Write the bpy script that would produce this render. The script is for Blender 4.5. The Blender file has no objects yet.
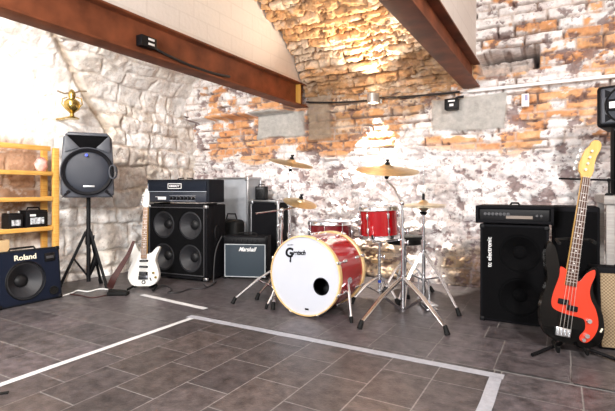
import bpy, bmesh, math, random
import numpy as np
from mathutils import Matrix, Vector, Euler
R_ = math.radians
rnd = random.Random(7)
C = bpy.context.scene.collection
PI = math.pi

# ------------------------------------------------------------------ survey helpers
# room axes: X along the back wall, Y towards the back wall, Z up; eye at (0,0,EYE)
EYE, YAW, FOC, CX, HZ = 0.9, R_(29.7), 443.0, 307.5, 190.0
cs, sn = math.cos(YAW), math.sin(YAW)
def W(u, v, yc):
    xc = (u-CX)/FOC*yc
    return Vector((xc*cs-yc*sn, xc*sn+yc*cs, EYE-(v-HZ)/FOC*yc))
def G(u, v, z=0.0):
    return W(u, v, FOC*(EYE-z)/(v-HZ))

# ------------------------------------------------------------------ materials
def mat(name, col, rough=.5, metal=0., coat=0., spec=.5, noise=0., nscale=20., bump=0., bscale=120., emit=None, estr=0.):
    m = bpy.data.materials.new(name); m.use_nodes = True
    nt = m.node_tree; b = nt.nodes['Principled BSDF']
    b.inputs['Base Color'].default_value = (*col, 1); b.inputs['Roughness'].default_value = rough
    b.inputs['Metallic'].default_value = metal; b.inputs['Coat Weight'].default_value = coat
    b.inputs['Specular IOR Level'].default_value = spec
    tc = nt.nodes.new('ShaderNodeTexCoord')
    if noise > 0:
        n = nt.nodes.new('ShaderNodeTexNoise'); n.inputs['Scale'].default_value = nscale; n.inputs['Detail'].default_value = 5
        nt.links.new(tc.outputs['Object'], n.inputs['Vector'])
        r = nt.nodes.new('ShaderNodeValToRGB')
        r.color_ramp.elements[0].position = .3; r.color_ramp.elements[1].position = .7
        r.color_ramp.elements[0].color = (*[c*(1-noise) for c in col], 1)
        r.color_ramp.elements[1].color = (*[min(1, c*(1+noise)) for c in col], 1)
        nt.links.new(n.outputs['Fac'], r.inputs['Fac']); nt.links.new(r.outputs['Color'], b.inputs['Base Color'])
    if bump > 0:
        n2 = nt.nodes.new('ShaderNodeTexNoise'); n2.inputs['Scale'].default_value = bscale; n2.inputs['Detail'].default_value = 3
        nt.links.new(tc.outputs['Object'], n2.inputs['Vector'])
        bp = nt.nodes.new('ShaderNodeBump'); bp.inputs['Strength'].default_value = bump; bp.inputs['Distance'].default_value = .004
        nt.links.new(n2.outputs['Fac'], bp.inputs['Height']); nt.links.new(bp.outputs['Normal'], b.inputs['Normal'])
    if emit:
        b.inputs['Emission Color'].default_value = (*emit, 1); b.inputs['Emission Strength'].default_value = estr
    return m

def wood(name, a, bcol, rough=.45, scale=(3, 3, 30)):
    m = mat(name, a, rough); nt = m.node_tree; b = nt.nodes['Principled BSDF']
    tc = nt.nodes.new('ShaderNodeTexCoord'); mp = nt.nodes.new('ShaderNodeMapping'); mp.inputs['Scale'].default_value = scale
    n = nt.nodes.new('ShaderNodeTexNoise'); n.inputs['Scale'].default_value = 3; n.inputs['Detail'].default_value = 6
    r = nt.nodes.new('ShaderNodeValToRGB'); r.color_ramp.elements[0].color = (*a, 1); r.color_ramp.elements[1].color = (*bcol, 1)
    r.color_ramp.elements[0].position = .35; r.color_ramp.elements[1].position = .65
    nt.links.new(tc.outputs['Object'], mp.inputs['Vector']); nt.links.new(mp.outputs['Vector'], n.inputs['Vector'])
    nt.links.new(n.outputs['Fac'], r.inputs['Fac']); nt.links.new(r.outputs['Color'], b.inputs['Base Color'])
    return m

def tint_mat(name, rough, nscale, bump, bscale, pits=True, var=.25, bdist=.012, spec=.5):
    """masonry / tiles: albedo per stone from the 'tint' attribute, mottled by noise; alpha = how far it is pitted"""
    m = bpy.data.materials.new(name); m.use_nodes = True; nt = m.node_tree; b = nt.nodes['Principled BSDF']
    b.inputs['Roughness'].default_value = rough; b.inputs['Specular IOR Level'].default_value = spec
    L = nt.links.new
    at = nt.nodes.new('ShaderNodeAttribute'); at.attribute_name = 'tint'
    tc = nt.nodes.new('ShaderNodeTexCoord')
    n = nt.nodes.new('ShaderNodeTexNoise'); n.inputs['Scale'].default_value = nscale; n.inputs['Detail'].default_value = 8; n.inputs['Roughness'].default_value = .65
    L(tc.outputs['Object'], n.inputs['Vector'])
    mr = nt.nodes.new('ShaderNodeMapRange'); mr.inputs[1].default_value = .3; mr.inputs[2].default_value = .7
    mr.inputs[3].default_value = 1-var; mr.inputs[4].default_value = 1+var
    L(n.outputs['Fac'], mr.inputs[0])
    mul = nt.nodes.new('ShaderNodeVectorMath'); mul.operation = 'SCALE'
    L(at.outputs['Color'], mul.inputs[0]); L(mr.outputs[0], mul.inputs['Scale'])
    out = mul.outputs[0]
    n2 = nt.nodes.new('ShaderNodeTexNoise'); n2.inputs['Scale'].default_value = bscale; n2.inputs['Detail'].default_value = 6; n2.inputs['Roughness'].default_value = .6
    L(tc.outputs['Object'], n2.inputs['Vector'])
    if pits:
        n3 = nt.nodes.new('ShaderNodeTexNoise'); n3.inputs['Scale'].default_value = 17; n3.inputs['Detail'].default_value = 7; n3.inputs['Roughness'].default_value = .7
        L(tc.outputs['Object'], n3.inputs['Vector'])
        r = nt.nodes.new('ShaderNodeMapRange'); r.inputs[1].default_value = .555; r.inputs[2].default_value = .63
        L(n3.outputs['Fac'], r.inputs[0])
        mm = nt.nodes.new('ShaderNodeMath'); mm.operation = 'MULTIPLY'; L(r.outputs[0], mm.inputs[0]); L(at.outputs['Alpha'], mm.inputs[1])
        mx = nt.nodes.new('ShaderNodeMix'); mx.data_type = 'RGBA'
        L(mm.outputs[0], mx.inputs['Factor']); L(out, mx.inputs['A']); mx.inputs['B'].default_value = (.34, .26, .27, 1)
        out = mx.outputs['Result']
    L(out, b.inputs['Base Color'])
    bp = nt.nodes.new('ShaderNodeBump'); bp.inputs['Strength'].default_value = bump; bp.inputs['Distance'].default_value = bdist
    L(n2.outputs['Fac'], bp.inputs['Height']); L(bp.outputs['Normal'], b.inputs['Normal'])
    return m

def weave(name, a, bcol, scale):
    m = mat(name, a, .8); nt = m.node_tree; b = nt.nodes['Principled BSDF']
    tc = nt.nodes.new('ShaderNodeTexCoord'); ck = nt.nodes.new('ShaderNodeTexChecker'); ck.inputs['Scale'].default_value = scale
    ck.inputs['Color1'].default_value = (*a, 1); ck.inputs['Color2'].default_value = (*bcol, 1)
    nt.links.new(tc.outputs['Object'], ck.inputs['Vector']); nt.links.new(ck.outputs['Color'], b.inputs['Base Color'])
    return m

M = dict(
  stone=tint_mat('masonry', .95, 14, .8, 38, var=.22, spec=.12),
  vault=tint_mat('vault_masonry', .97, 14, .9, 40, var=.28, bdist=.012, spec=.05),
  tile=tint_mat('slate_tile', .36, 15, .35, 80, pits=False, var=.62, bdist=.003, spec=.35),
  grout=mat('grout', (.25, .235, .225), .8, noise=.2, nscale=30),
  paint=mat('white_paint', (.72, .66, .61), .85, noise=.06, nscale=5, bump=.3, bscale=30),
  beam=mat('red_oxide_steel', (.17, .050, .021), .6, spec=.2, noise=.4, nscale=6, bump=.15, bscale=60),
  yellow=mat('yellow_lit_steel', (.62, .33, .06), .5),  # steel end plate lit yellow, that light put into its colour
  tolex=mat('black_tolex', (.0035, .0035, .005), .75, spec=.15, bump=.5, bscale=400),
  tolexb=mat('navy_tolex', (.0035, .005, .009), .7, spec=.2, bump=.4, bscale=400),
  grille=mat('black_grille', (.003, .003, .0035), .9, spec=.08, bump=.6, bscale=500),
  cone=mat('speaker_cone', (.020, .020, .023), .5, spec=.3, bump=.2, bscale=80),
  conel=mat('grey_cone', (.05, .05, .055), .5),
  dust=mat('dust_cap', (.006, .006, .007), .5, spec=.3),
  rubber=mat('black_rubber', (.004, .004, .004), .7, spec=.25),
  blackp=mat('black_plastic', (.004, .004, .005), .5, spec=.22),
  greyp=mat('charcoal_plastic', (.055, .060, .074), .42, bump=.2, bscale=300),
  greym=mat('grey_mesh', (.018, .022, .034), .5, bump=.4, bscale=500),
  chrome=mat('chrome', (.80, .81, .84), .22, 1.),
  alu=mat('aluminium', (.50, .51, .53), .35, 1.),
  greycase=mat('grey_laminate', (.34, .36, .39), .45, noise=.12, nscale=9),
  marshallg=mat('blue_grey_grille', (.024, .037, .050), .75, noise=.15, nscale=120, bump=.5, bscale=500),
  white=mat('white_print', (.82, .82, .82), .5),
  cream=mat('cream_print', (.80, .74, .58), .5),
  ink=mat('black_ink', (.006, .006, .008), .6, spec=.12),
  red=mat('red_lacquer', (.34, .002, .005), .22, coat=.8),
  dred=mat('dark_red_lacquer', (.14, .004, .008), .25, coat=.6),
  hoop=wood('maple_hoop', (.72, .46, .18), (.80, .58, .30), .35, (6, 6, 6)),
  skin=mat('drum_head', (.52, .54, .60), .45, noise=.03, nscale=4),
  inner=mat('shell_inside', (.36, .33, .29), .6),
  cymbal=mat('cymbal_bronze', (.84, .73, .50), .36, 1., noise=.12, nscale=40),
  brass=mat('brass', (.50, .36, .11), .25, 1., noise=.15, nscale=30),
  pine=wood('pine', (.62, .30, .06), (.72, .42, .11), .4),
  pineboard=wood('pine_board', (.80, .56, .26), (.86, .68, .40), .5, (3, 30, 3)),
  gwhite=mat('white_lacquer', (.62, .61, .58), .15, coat=.7),
  maple=wood('maple_neck', (.55, .32, .08), (.64, .41, .13), .35, (20, 20, 2)),
  rosewood=wood('rosewood', (.05, .020, .012), (.10, .042, .024), .5, (20, 20, 2)),
  palenk=wood('pale_fretboard', (.20, .13, .09), (.30, .20, .14), .45, (20, 20, 2)),
  nickel=mat('nickel', (.72, .72, .72), .28, 1.),
  gblack=mat('black_lacquer', (.002, .002, .002), .14, coat=.22, spec=.15),
  guard=mat('orange_red_guard', (.60, .032, .008), .30, coat=.3),
  leather=mat('brown_leather', (.040, .009, .007), .7, noise=.3, nscale=20),
  tape=mat('grey_tape', (.36, .37, .41), .5, noise=.12, nscale=30, bump=.3, bscale=60),
  tapew=mat('white_tape', (.56, .56, .57), .5, noise=.08, nscale=30),
  cablew=mat('white_cable', (.72, .72, .70), .5),
  cableb=mat('black_cable', (.012, .012, .014), .5),
  conduit=mat('conduit_white', (.82, .81, .80), .5),
  woven=weave('woven_cloth', (.34, .25, .15), (.16, .11, .06), 110),
  greywood=wood('grey_wood', (.27, .25, .24), (.36, .34, .32), .5),
  card=mat('cardboard', (.55, .38, .20), .8, noise=.1),
  pinkbag=mat('pink_plastic', (.80, .42, .38), .35, noise=.25, nscale=30),
  lampglass=mat('lamp_glass', (.9, .85, .7), .3, emit=(1, .88, .66), estr=9.),
  lampmetal=mat('lamp_metal', (.62, .60, .57), .35, .6),
  blue=mat('blue_band', (.03, .08, .45), .4),
  led=mat('blue_led', (.02, .03, .3), .4, emit=(.1, .15, 1.), estr=1.2),
)

# ------------------------------------------------------------------ mesh builder
def frame(z, x=None):
    z = Vector(z).normalized()
    a = Vector((1, 0, 0)) if abs(z.x) < .9 else Vector((0, 1, 0))
    x = (a - z*a.dot(z)).normalized(); y = z.cross(x)
    return Matrix(((x.x, y.x, z.x), (x.y, y.y, z.y), (x.z, y.z, z.z))).to_4x4()
class B:
    def __init__(s): s.bm = bmesh.new()
    def box(s, c, d, rot=None, bev=0., seg=2):
        r = bmesh.ops.create_cube(s.bm, size=1.)
        vs = r['verts']
        bmesh.ops.scale(s.bm, vec=d, verts=vs)
        if bev > 0:
            es = list({e for v in vs for e in v.link_edges})
            r2 = bmesh.ops.bevel(s.bm, geom=es, offset=bev, segments=seg, affect='EDGES', profile=.5)
            vs = list({v for f in r2['faces'] for v in f.verts} | {v for v in vs if v.is_valid})
            # all verts of this island
            seen = set(vs); st = list(vs)
            while st:
                v = st.pop()
                for e in v.link_edges:
                    o = e.other_vert(v)
                    if o not in seen: seen.add(o); st.append(o)
            vs = list(seen)
        T = Matrix.Translation(c)
        if rot is not None: T = T @ (rot.to_matrix().to_4x4() if isinstance(rot, Euler) else rot.to_4x4())
        bmesh.ops.transform(s.bm, matrix=T, verts=vs)
        return s
    def cyl(s, p0, p1, r0, r1=None, n=14):
        p0 = Vector(p0); p1 = Vector(p1); r1 = r0 if r1 is None else r1
        return s.lathe([(0, 0), (r0, 0), (r1, (p1-p0).length), (0, (p1-p0).length)], Matrix.Translation(p0) @ frame(p1-p0), n)
    def lathe(s, prof, T=Matrix(), n=32, sx=1., sy=1.):
        bm = s.bm; rings = []
        for (r, h) in prof:
            if r <= 1e-6: rings.append([bm.verts.new(T @ Vector((0, 0, h)))])
            else: rings.append([bm.verts.new(T @ Vector((r*sx*math.cos(2*PI*i/n), r*sy*math.sin(2*PI*i/n), h))) for i in range(n)])
        for a, b in zip(rings, rings[1:]):
            if len(a) == 1 and len(b) == 1: continue
            for i in range(n):
                j = (i+1) % n
                if len(a) == 1: bm.faces.new((a[0], b[j], b[i]))
                elif len(b) == 1: bm.faces.new((a[i], a[j], b[0]))
                else: bm.faces.new((a[i], a[j], b[j], b[i]))
        return s
    def tube(s, pts, r, n=8):
        pts = [Vector(p) for p in pts]; bm = s.bm; rings = []
        up = None
        for i, p in enumerate(pts):
            t = (pts[min(i+1, len(pts)-1)]-pts[max(i-1, 0)]).normalized()
            if up is None:
                a = Vector((0, 0, 1)) if abs(t.z) < .9 else Vector((1, 0, 0))
            else: a = up
            x = (a-t*a.dot(t)).normalized(); y = t.cross(x); up = x
            rr = r[i] if isinstance(r, (list, tuple)) else r
            rings.append([bm.verts.new(p+(x*math.cos(2*PI*k/n)+y*math.sin(2*PI*k/n))*rr) for k in range(n)])
        for a, b in zip(rings, rings[1:]):
            for k in range(n):
                bm.faces.new((a[k], a[(k+1) % n], b[(k+1) % n], b[k]))
        bm.faces.new(rings[0][::-1]); bm.faces.new(rings[-1])
        return s
    def prism(s, out, y0, y1, bev=0., seg=2):
        """outline in x,z extruded from y0 (front) to y1"""
        bm = s.bm
        a = [bm.verts.new((x, y0, z)) for x, z in out]; b = [bm.verts.new((x, y1, z)) for x, z in out]
        n = len(out)
        f0 = bm.faces.new(a); f1 = bm.faces.new(b[::-1])
        for i in range(n):
            bm.faces.new((a[i], b[i], b[(i+1) % n], a[(i+1) % n]))
        if bev > 0:
            es = [e for e in f0.edges]+[e for e in f1.edges]
            bmesh.ops.bevel(bm, geom=es, offset=bev, segments=seg, affect='EDGES', profile=.5)
        return s
    def torus(s, T, R, r, n=40, m=10):
        bm = s.bm; g = []
        for i in range(n):
            a = 2*PI*i/n
            g.append([bm.verts.new(T @ Vector(((R+r*math.cos(2*PI*k/m))*math.cos(a), (R+r*math.cos(2*PI*k/m))*math.sin(a), r*math.sin(2*PI*k/m)))) for k in range(m)])
        for i in range(n):
            for k in range(m):
                bm.faces.new((g[i][k], g[(i+1) % n][k], g[(i+1) % n][(k+1) % m], g[i][(k+1) % m]))
        return s
    def ball(s, c, r, sc=(1, 1, 1)):
        q = bmesh.ops.create_uvsphere(s.bm, u_segments=16, v_segments=10, radius=r)
        bmesh.ops.transform(s.bm, matrix=Matrix.Translation(c) @ Matrix.Diagonal((*sc, 1)), verts=q['verts'])
        return s
    def build(s, name, m, parent=None, label=None, ang=35):
        bmesh.ops.recalc_face_normals(s.bm, faces=s.bm.faces[:])
        me = bpy.data.meshes.new(name); s.bm.to_mesh(me); s.bm.free()
        return link(name, me, m, parent, label, ang)
def link(name, me, m, parent=None, label=None, ang=35):
    me.materials.clear(); me.materials.append(m)
    me.polygons.foreach_set('use_smooth', [True]*len(me.polygons))
    if ang: me.set_sharp_from_angle(angle=R_(ang))
    o = bpy.data.objects.new(name, me); C.objects.link(o)
    if parent: o.parent = parent
    if label: o['label'] = label
    return o
def thing(name, label, cat, loc=(0, 0, 0), rot=0, group=None):
    o = bpy.data.objects.new(name, None); C.objects.link(o); o.empty_display_size = .05
    o.location = loc
    o.rotation_euler = (0, 0, rot) if not isinstance(rot, (tuple, Euler)) else rot
    o['label'] = label; o['category'] = cat
    if group: o['group'] = group
    return o
def tag(o, label, cat, group=None):
    o['label'] = label; o['category'] = cat
    if group: o['group'] = group
    return o
def struct(o): o['kind'] = 'structure'; return o

def text(name, s, m, parent, loc, width, rotz=0., roll=0., shear=0., bold=0., depth=.0015, hscale=1.):
    cu = bpy.data.curves.new(name, 'FONT'); cu.body = s; cu.extrude = .01; cu.shear = shear; cu.offset = bold
    o = bpy.data.objects.new(name, cu); C.objects.link(o)
    bpy.context.view_layer.update()
    me = bpy.data.meshes.new_from_object(o.evaluated_get(bpy.context.evaluated_depsgraph_get()))
    bpy.data.objects.remove(o)
    co = np.zeros(len(me.vertices)*3); me.vertices.foreach_get('co', co); co = co.reshape(-1, 3)
    mn, mx = co.min(0), co.max(0); k = width/(mx[0]-mn[0]); c = (mn+mx)/2
    q = (co-c)*k; q[:, 1] *= hscale; q[:, 2] = np.sign(q[:, 2])*depth
    p = np.stack([q[:, 0], -q[:, 2], q[:, 1]], 1)
    if roll:
        cr, sr = math.cos(roll), math.sin(roll)
        p = np.stack([p[:, 0]*cr-p[:, 2]*sr, p[:, 1], p[:, 0]*sr+p[:, 2]*cr], 1)
    p = p+np.array(loc)
    me.vertices.foreach_set('co', p.ravel()); me.update()
    return link(name, me, m, parent, None, None)

def spline(pts, per=6, closed=True):
    n = len(pts); out = []
    rng = range(n) if closed else range(n-1)
    for i in rng:
        P = [Vector(pts[(i+k-1) % n]) if closed else Vector(pts[min(max(i+k-1, 0), n-1)]) for k in range(4)]
        for j in range(per):
            t = j/per
            out.append(.5*((2*P[1])+(P[2]-P[0])*t+(2*P[0]-5*P[1]+4*P[2]-P[3])*t*t+(-P[0]+3*P[1]-3*P[2]+P[3])*t**3))
    if not closed: out.append(Vector(pts[-1]))
    return out

# ------------------------------------------------------------------ masonry fields
def vnoise(x, y, seed):
    rs = np.random.RandomState(seed); L = rs.rand(128, 128)
    xi = np.floor(x).astype(int); yi = np.floor(y).astype(int); fx = x-xi; fy = y-yi
    fx = fx*fx*(3-2*fx); fy = fy*fy*(3-2*fy)
    a = L[xi % 128, yi % 128]; b = L[(xi+1) % 128, yi % 128]; c = L[xi % 128, (yi+1) % 128]; d = L[(xi+1) % 128, (yi+1) % 128]
    return (a*(1-fx)+b*fx)*(1-fy)+(c*(1-fx)+d*fx)*fy
def fbm(x, y, seed, oct=4, gain=.5):
    s = 0; a = 1; t = 0
    for o in range(oct):
        s = s+a*vnoise(x*2**o+o*17.3, y*2**o+o*9.1, seed+o); t += a; a *= gain
    return s/t
def sstep(a, b, x):
    t = np.clip((x-a)/(b-a), 0, 1); return t*t*(3-2*t)
def courses(s, t, h, l, seed, wob=.03, var=.35):
    """distance to the nearest joint and three random numbers per stone, for random-length coursed masonry"""
    rs = np.random.RandomState(seed)
    t2 = t+wob*(fbm(s*2.2, t*2.2, seed+50, 3)-.5)*2; s2 = s+wob*(fbm(s*3+40, t*3, seed+60, 3)-.5)*2
    b = [t.min()-.3]
    while b[-1] < t.max()+.3: b.append(b[-1]+h*(1+var*(rs.rand()*2-1)))
    b = np.array(b); k = np.clip(np.searchsorted(b, t2)-1, 0, len(b)-2)
    d = np.minimum(t2-b[k], b[k+1]-t2)
    r = [np.zeros_like(s) for _ in range(3)]
    for row in range(len(b)-1):
        m = k == row
        if not m.any(): continue
        q = [s.min()-.6-rs.rand()*l]
        while q[-1] < s.max()+.6: q.append(q[-1]+l*(.45+1.1*rs.rand()))
        q = np.array(q); j = np.clip(np.searchsorted(q, s2[m])-1, 0, len(q)-2)
        d[m] = np.minimum(d[m], np.minimum(s2[m]-q[j], q[j+1]-s2[m]))
        for i in range(3):
            rv = rs.rand(len(q)); r[i][m] = rv[j]
    return d, r[0], r[1], r[2]
def mixc(c, col, f):
    return c*(1-f[..., None])+np.array(col)*f[..., None]
def grid(name, P, col, m):
    nu, nv = P.shape[:2]
    me = bpy.data.meshes.new(name); N = nu*nv
    idx = np.arange(N).reshape(nu, nv)
    q = np.stack([idx[:-1, :-1], idx[1:, :-1], idx[1:, 1:], idx[:-1, 1:]], -1).reshape(-1)
    me.vertices.add(N); me.vertices.foreach_set('co', P.reshape(-1).astype(np.float32))
    F = (nu-1)*(nv-1)
    me.loops.add(F*4); me.loops.foreach_set('vertex_index', q.astype(np.int32))
    me.polygons.add(F); me.polygons.foreach_set('loop_start', np.arange(0, F*4, 4, dtype=np.int32))
    me.update(calc_edges=True); me.validate()
    a = me.attributes.new('tint', 'FLOAT_COLOR', 'POINT'); a.data.foreach_set('color', np.clip(col, 0, 1).reshape(-1).astype(np.float32))
    return struct(link(name, me, m, None, None, None))
def blob(x, y, cx, cy, rx, ry, soft=.5):
    q = np.sqrt(((x-cx)/rx)**2+((y-cy)/ry)**2)+(fbm(x*4, y*4, 900, 3)-.5)*.7
    return 1-sstep(1-soft, 1+soft*.4, q)
def rect(x, y, x0, x1, y0, y1, s=.03):
    w = (fbm(x*6, y*6, 905, 3)-.5)*.05
    return sstep(-s, s, x+w-x0)*sstep(-s, s, x1-x-w)*sstep(-s, s, y+w-y0)*sstep(-s, s, y1-y-w)

LX = -1.625                  # wall lamp
WY, WX = 4.32, -4.2          # back wall plane, left wall plane
WHITE = np.array((.95, .92, .91)); PINK = np.array((.80, .71, .68)); ORANGE = np.array((.76, .40, .19)); RUST = np.array((.62, .27, .12)); BROWN = np.array((.33, .20, .12))
OCHRE = np.array((.74, .41, .19)); CREAM = np.array((.80, .71, .58)); GREY = np.array((.48, .46, .43))

def back_wall():
    xs = np.arange(-4.45, 2.1, .0088); zs = np.arange(-.02, 3.15, .0088)
    X, Z = np.meshgrid(xs, zs, indexing='ij')
    d1, a1, b1, c1 = courses(X, Z, .082, .24, 3, .018, .25)       # brick
    d2, a2, b2, c2 = courses(X, Z, .135, .24, 11, .055, .45)      # whitewashed rubble
    low = 1-sstep(1.16, 1.34, Z+.25*(fbm(X*1.6, Z*1.6, 21)-.5)+.08*(X+1.2).clip(-1, 1)*0)
    d = np.where(low > .5, d2, d1); r1 = np.where(low > .5, a2, a1); r2 = np.where(low > .5, b2, b1); r3 = np.where(low > .5, c2, c1)
    f = fbm(X*3.2, Z*5.5, 31, 6, .62); f2 = fbm(X*9, Z*12, 41, 4)
    # how far the whitewash has gone from the bricks
    O = .47*(1-low)
    O += .18*rect(X, Z, -4.4, -3.0, 1.15, 1.8, .1)+.16*rect(X, Z, -.5, 2.1, 1.45, 1.72, .08)
    O += .42*blob(X, Z, -2.2, 1.42, .38, .2)+.32*blob(X, Z, -.95, 1.33, .35, .09)+.40*blob(X, Z, -3.1, 1.38, .3, .16)+.5*blob(X, Z, -.2, 1.55, .12, .25)
    O -= .45*(1-sstep(-4.0, -3.8, X))
    o = sstep(.49, .56, O+.34*(r1-.5)*(1-low)+1.35*(f-.5))*(1-.92*low)
    col = WHITE*(.90+.14*r2[..., None])
    col = mixc(col, PINK, sstep(.45, .7, f2+.25*(r3-.5))*.7)
    orc = mixc(np.broadcast_to(ORANGE, col.shape)*1., RUST, sstep(.4, .9, r3)*.55)
    orc = mixc(orc, (.86, .56, .34), sstep(.5, .68, f2)*.55)
    col = col*(1-o[..., None])+orc*o[..., None]
    # bare ochre brick around the springing of the vault
    sp = sstep(1.42, 1.52, Z+.16*(f-.5)-.22*sstep(-1.55, -1.0, X))*sstep(-2.46, -2.40, X)*(1-sstep(-.98, -.88, X))*(1-.75*blob(X, Z, LX, 1.42, .34, .34))  # ochre thinned inside the lamp's cone, its pool of light put into colour
    sc_ = mixc(np.broadcast_to(np.array((.60, .36, .18)), col.shape)*1., (.80, .68, .54), sstep(.47, .56, f2+.3*(r1-.5))*.8)
    sc_ = mixc(sc_, (.40, .24, .13), sstep(.52, .6, fbm(X*4, Z*9, 33, 5))*.7)
    col = col*(1-sp[..., None]*.92)+sc_*(sp[..., None]*.92)
    # exposed brown stones at the foot of the wall, cabinet shade painted over them
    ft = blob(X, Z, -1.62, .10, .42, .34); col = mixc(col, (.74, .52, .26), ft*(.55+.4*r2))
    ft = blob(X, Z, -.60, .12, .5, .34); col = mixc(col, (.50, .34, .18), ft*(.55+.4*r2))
    col = mixc(col, (.20, .12, .08), .9*blob(X, Z, -.45, .10, .45, .30))  # bass cabinet's cast shadow, put into the wall colour
    joint = 1-sstep(.002, .016, d)
    jc = np.where((low > .5)[..., None], np.array((.70, .64, .63)), np.array((.60, .50, .44)))
    jm = joint*(.55+.45*sstep(.35, .65, f2))*(1-.65*low)
    col = col*(1-jm[..., None])+jc*jm[..., None]
    pit = .40+.60*low; pit = pit*(1-.55*blob(X, Z, -1.45, 1.2, .5, .6))  # fewer pits in the lamp-lit zone, painting its brightness into the wall
    h = sstep(0, np.where(low > .5, .05, .022), d)*np.where(low > .5, .022, .016)+(r2-.5)*np.where(low > .5, .030, .020)+(fbm(X*7, Z*9, 71, 6, .6)-.5)*.075*(.8+.4*low)
    crk = sstep(.60, .72, fbm(X*5, Z*6, 77, 5)); h -= .035*crk*(.4+.6*low)
    # missing chunks between the bricks
    gap = sstep(.52, .60, fbm(X*6+9, Z*9, 81, 5, .6))*(1-sstep(.001, .013, d))*(1-.7*low); h -= .06*gap; col = mixc(col, (.22, .14, .10), gap*.85)
    mv = fbm(X*8+3, Z*12+7, 91, 6, .66); ck = np.abs(fbm(X*4+31, Z*6+13, 95, 6, .6)-.5)
    bl = sstep(.565, .60, mv)*(.15+.85*low)*(1-.8*o)*(1-.5*blob(X, Z, -1.45, 1.2, .5, .6))  # blotches thinned where the lamp shines, light kept in the colour
    col = mixc(col, (.52, .43, .44), bl*.40)
    hole = sstep(.61, .63, fbm(X*11+5, Z*15+2, 97, 4, .6)); col = mixc(col, (.24, .16, .15), hole*.8*(1-.6*blob(X, Z, -1.45, 1.2, .5, .6)))  # holes paler in the same painted lamp-lit zone
    cr = (1-sstep(.004, .009, ck)); col = mixc(col, (.30, .22, .20), cr*.55*(1-.5*o)); h -= .02*hole+.012*cr
    # cast padstones under the steel beams
    for (x0, x1, z0, z1) in ((-3.14, -2.48, 1.50, 1.80), (-1.08, -.42, 1.455, 1.77)):
        p = rect(X, Z, x0, x1, z0, z1, .012)
        col = mixc(col, GREY*.95, p); h = h*(1-p)+(.035+.008*(f-.5))*p; pit = pit*(1-p*.8)
    p = rect(X, Z, -2.44, -2.16, 1.45, 1.98, .02)           # block beside the beam end
    col = mixc(col, (.36, .29, .22), p*.9); h = h*(1-.7*p)+.03*p
    # broken pocket beside the second beam
    p = rect(X, Z, -.66, -.17, 1.93, 2.14, .012)
    h = h-.26*p*sstep(1.94, 2.02, Z+.05*(f-.5)); col = mixc(col, (.66, .60, .56), p*.8)
    sl = np.maximum(rect(X, Z, -.67, -.17, 2.105, 2.14, .006), rect(X, Z, -.215, -.175, 1.96, 2.14, .006)); h = h-.30*sl
    # corbelled brickwork between left wall and first beam
    h += .20*sstep(1.775, 1.79, Z)*(1-sstep(-2.66, -2.62, X))
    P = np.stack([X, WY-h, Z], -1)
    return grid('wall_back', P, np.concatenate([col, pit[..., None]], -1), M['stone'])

def left_wall():
    # straight to 1.75 m, then an easy vault up to the first beam
    ys = np.arange(-.9, 4.45, .0105)
    prof = [(WX, -.02), (WX, 1.75)]
    for k in range(1, 25):
        a = PI/2*k/24; prof.append((-2.5-1.7*math.cos(a), 1.75+1.0*math.sin(a)))
    pr = resample(prof, .0105)
    S = np.arange(len(pr))*.0105
    nx = np.gradient(pr[:, 1]); nz = -np.gradient(pr[:, 0]); ln = np.hypot(nx, nz); nx /= ln; nz /= ln
    Y, S2 = np.meshgrid(ys, S, indexing='ij')
    d, a, b, c = courses(Y, S2, .20, .33, 5, .085, .45)
    # outline of the plastered part: runs up to the near side
    edge = np.interp(S2, [0, 1.2, 1.55, 2.1, 2.5, 3.5], [2.95, 3.0, 3.05, 2.62, 2.2, 1.4])+.08*(fbm(Y*5, S2*5, 15)-.5)
    st = sstep(-.02, .05, Y-edge)                     # 1 = bare stone
    ck = np.abs(fbm(Y*3.2+3, S2*4.2, 55, 6, .6)-.5)
    crev = np.exp(-((Y-edge)/.035)**2)*sstep(1.3, 1.6, S2)
    f = fbm(Y*4, S2*4, 25, 5); f2 = fbm(Y*11, S2*11, 26, 4)
    low = 1-sstep(1.0, 1.35, S2+.3*(f-.5))
    bare = np.maximum(st*(1-.55*sstep(1.5, 2.1, S2)), low*.65)
    col = np.array((.93, .915, .89))*(.95+.08*b[..., None])
    col = mixc(col, CREAM*(1.04), sstep(.45, .7, f+.3*(c-.5))*bare*.6)
    col = mixc(col, (.58, .49, .41), sstep(.52, .66, f2+.25*(a-.5))*bare*.40)
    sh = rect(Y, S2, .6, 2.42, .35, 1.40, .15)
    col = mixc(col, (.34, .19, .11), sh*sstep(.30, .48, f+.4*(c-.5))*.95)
    joint = 1-sstep(.003, .02, d)
    col = mixc(col, (.55, .46, .38), joint*bare*(.35+.55*sstep(.4, .6, f2)))
    col = mixc(col, (.50, .40, .29), crev*.85)
    cr = (1-sstep(.003, .008, ck))*(.35+.45*bare); col = mixc(col, (.46, .38, .32), cr)
    col = mixc(col, (.66, .58, .52), sstep(.575, .605, fbm(Y*6+9, S2*8, 57, 6, .66))*(.35+.3*bare))
    amp = .008+.020*bare
    h = sstep(0, .030, d)*amp+(b-.5)*.03*bare+(fbm(Y*6, S2*6, 72, 6, .6)-.5)*(.035+.040*bare)-.05*crev+.025*st
    h -= .03*sstep(.60, .72, fbm(Y*5, S2*5, 78, 5))*bare
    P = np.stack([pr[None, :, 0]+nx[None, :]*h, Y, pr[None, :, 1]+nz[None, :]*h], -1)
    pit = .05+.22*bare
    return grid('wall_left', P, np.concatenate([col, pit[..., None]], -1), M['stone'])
def resample(pts, step):
    p = np.array([(q[0], q[1]) for q in pts], float)
    s = np.concatenate([[0], np.cumsum(np.hypot(*(p[1:]-p[:-1]).T))])
    t = np.arange(0, s[-1], step)
    return np.stack([np.interp(t, s, p[:, 0]), np.interp(t, s, p[:, 1])], 1)
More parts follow.
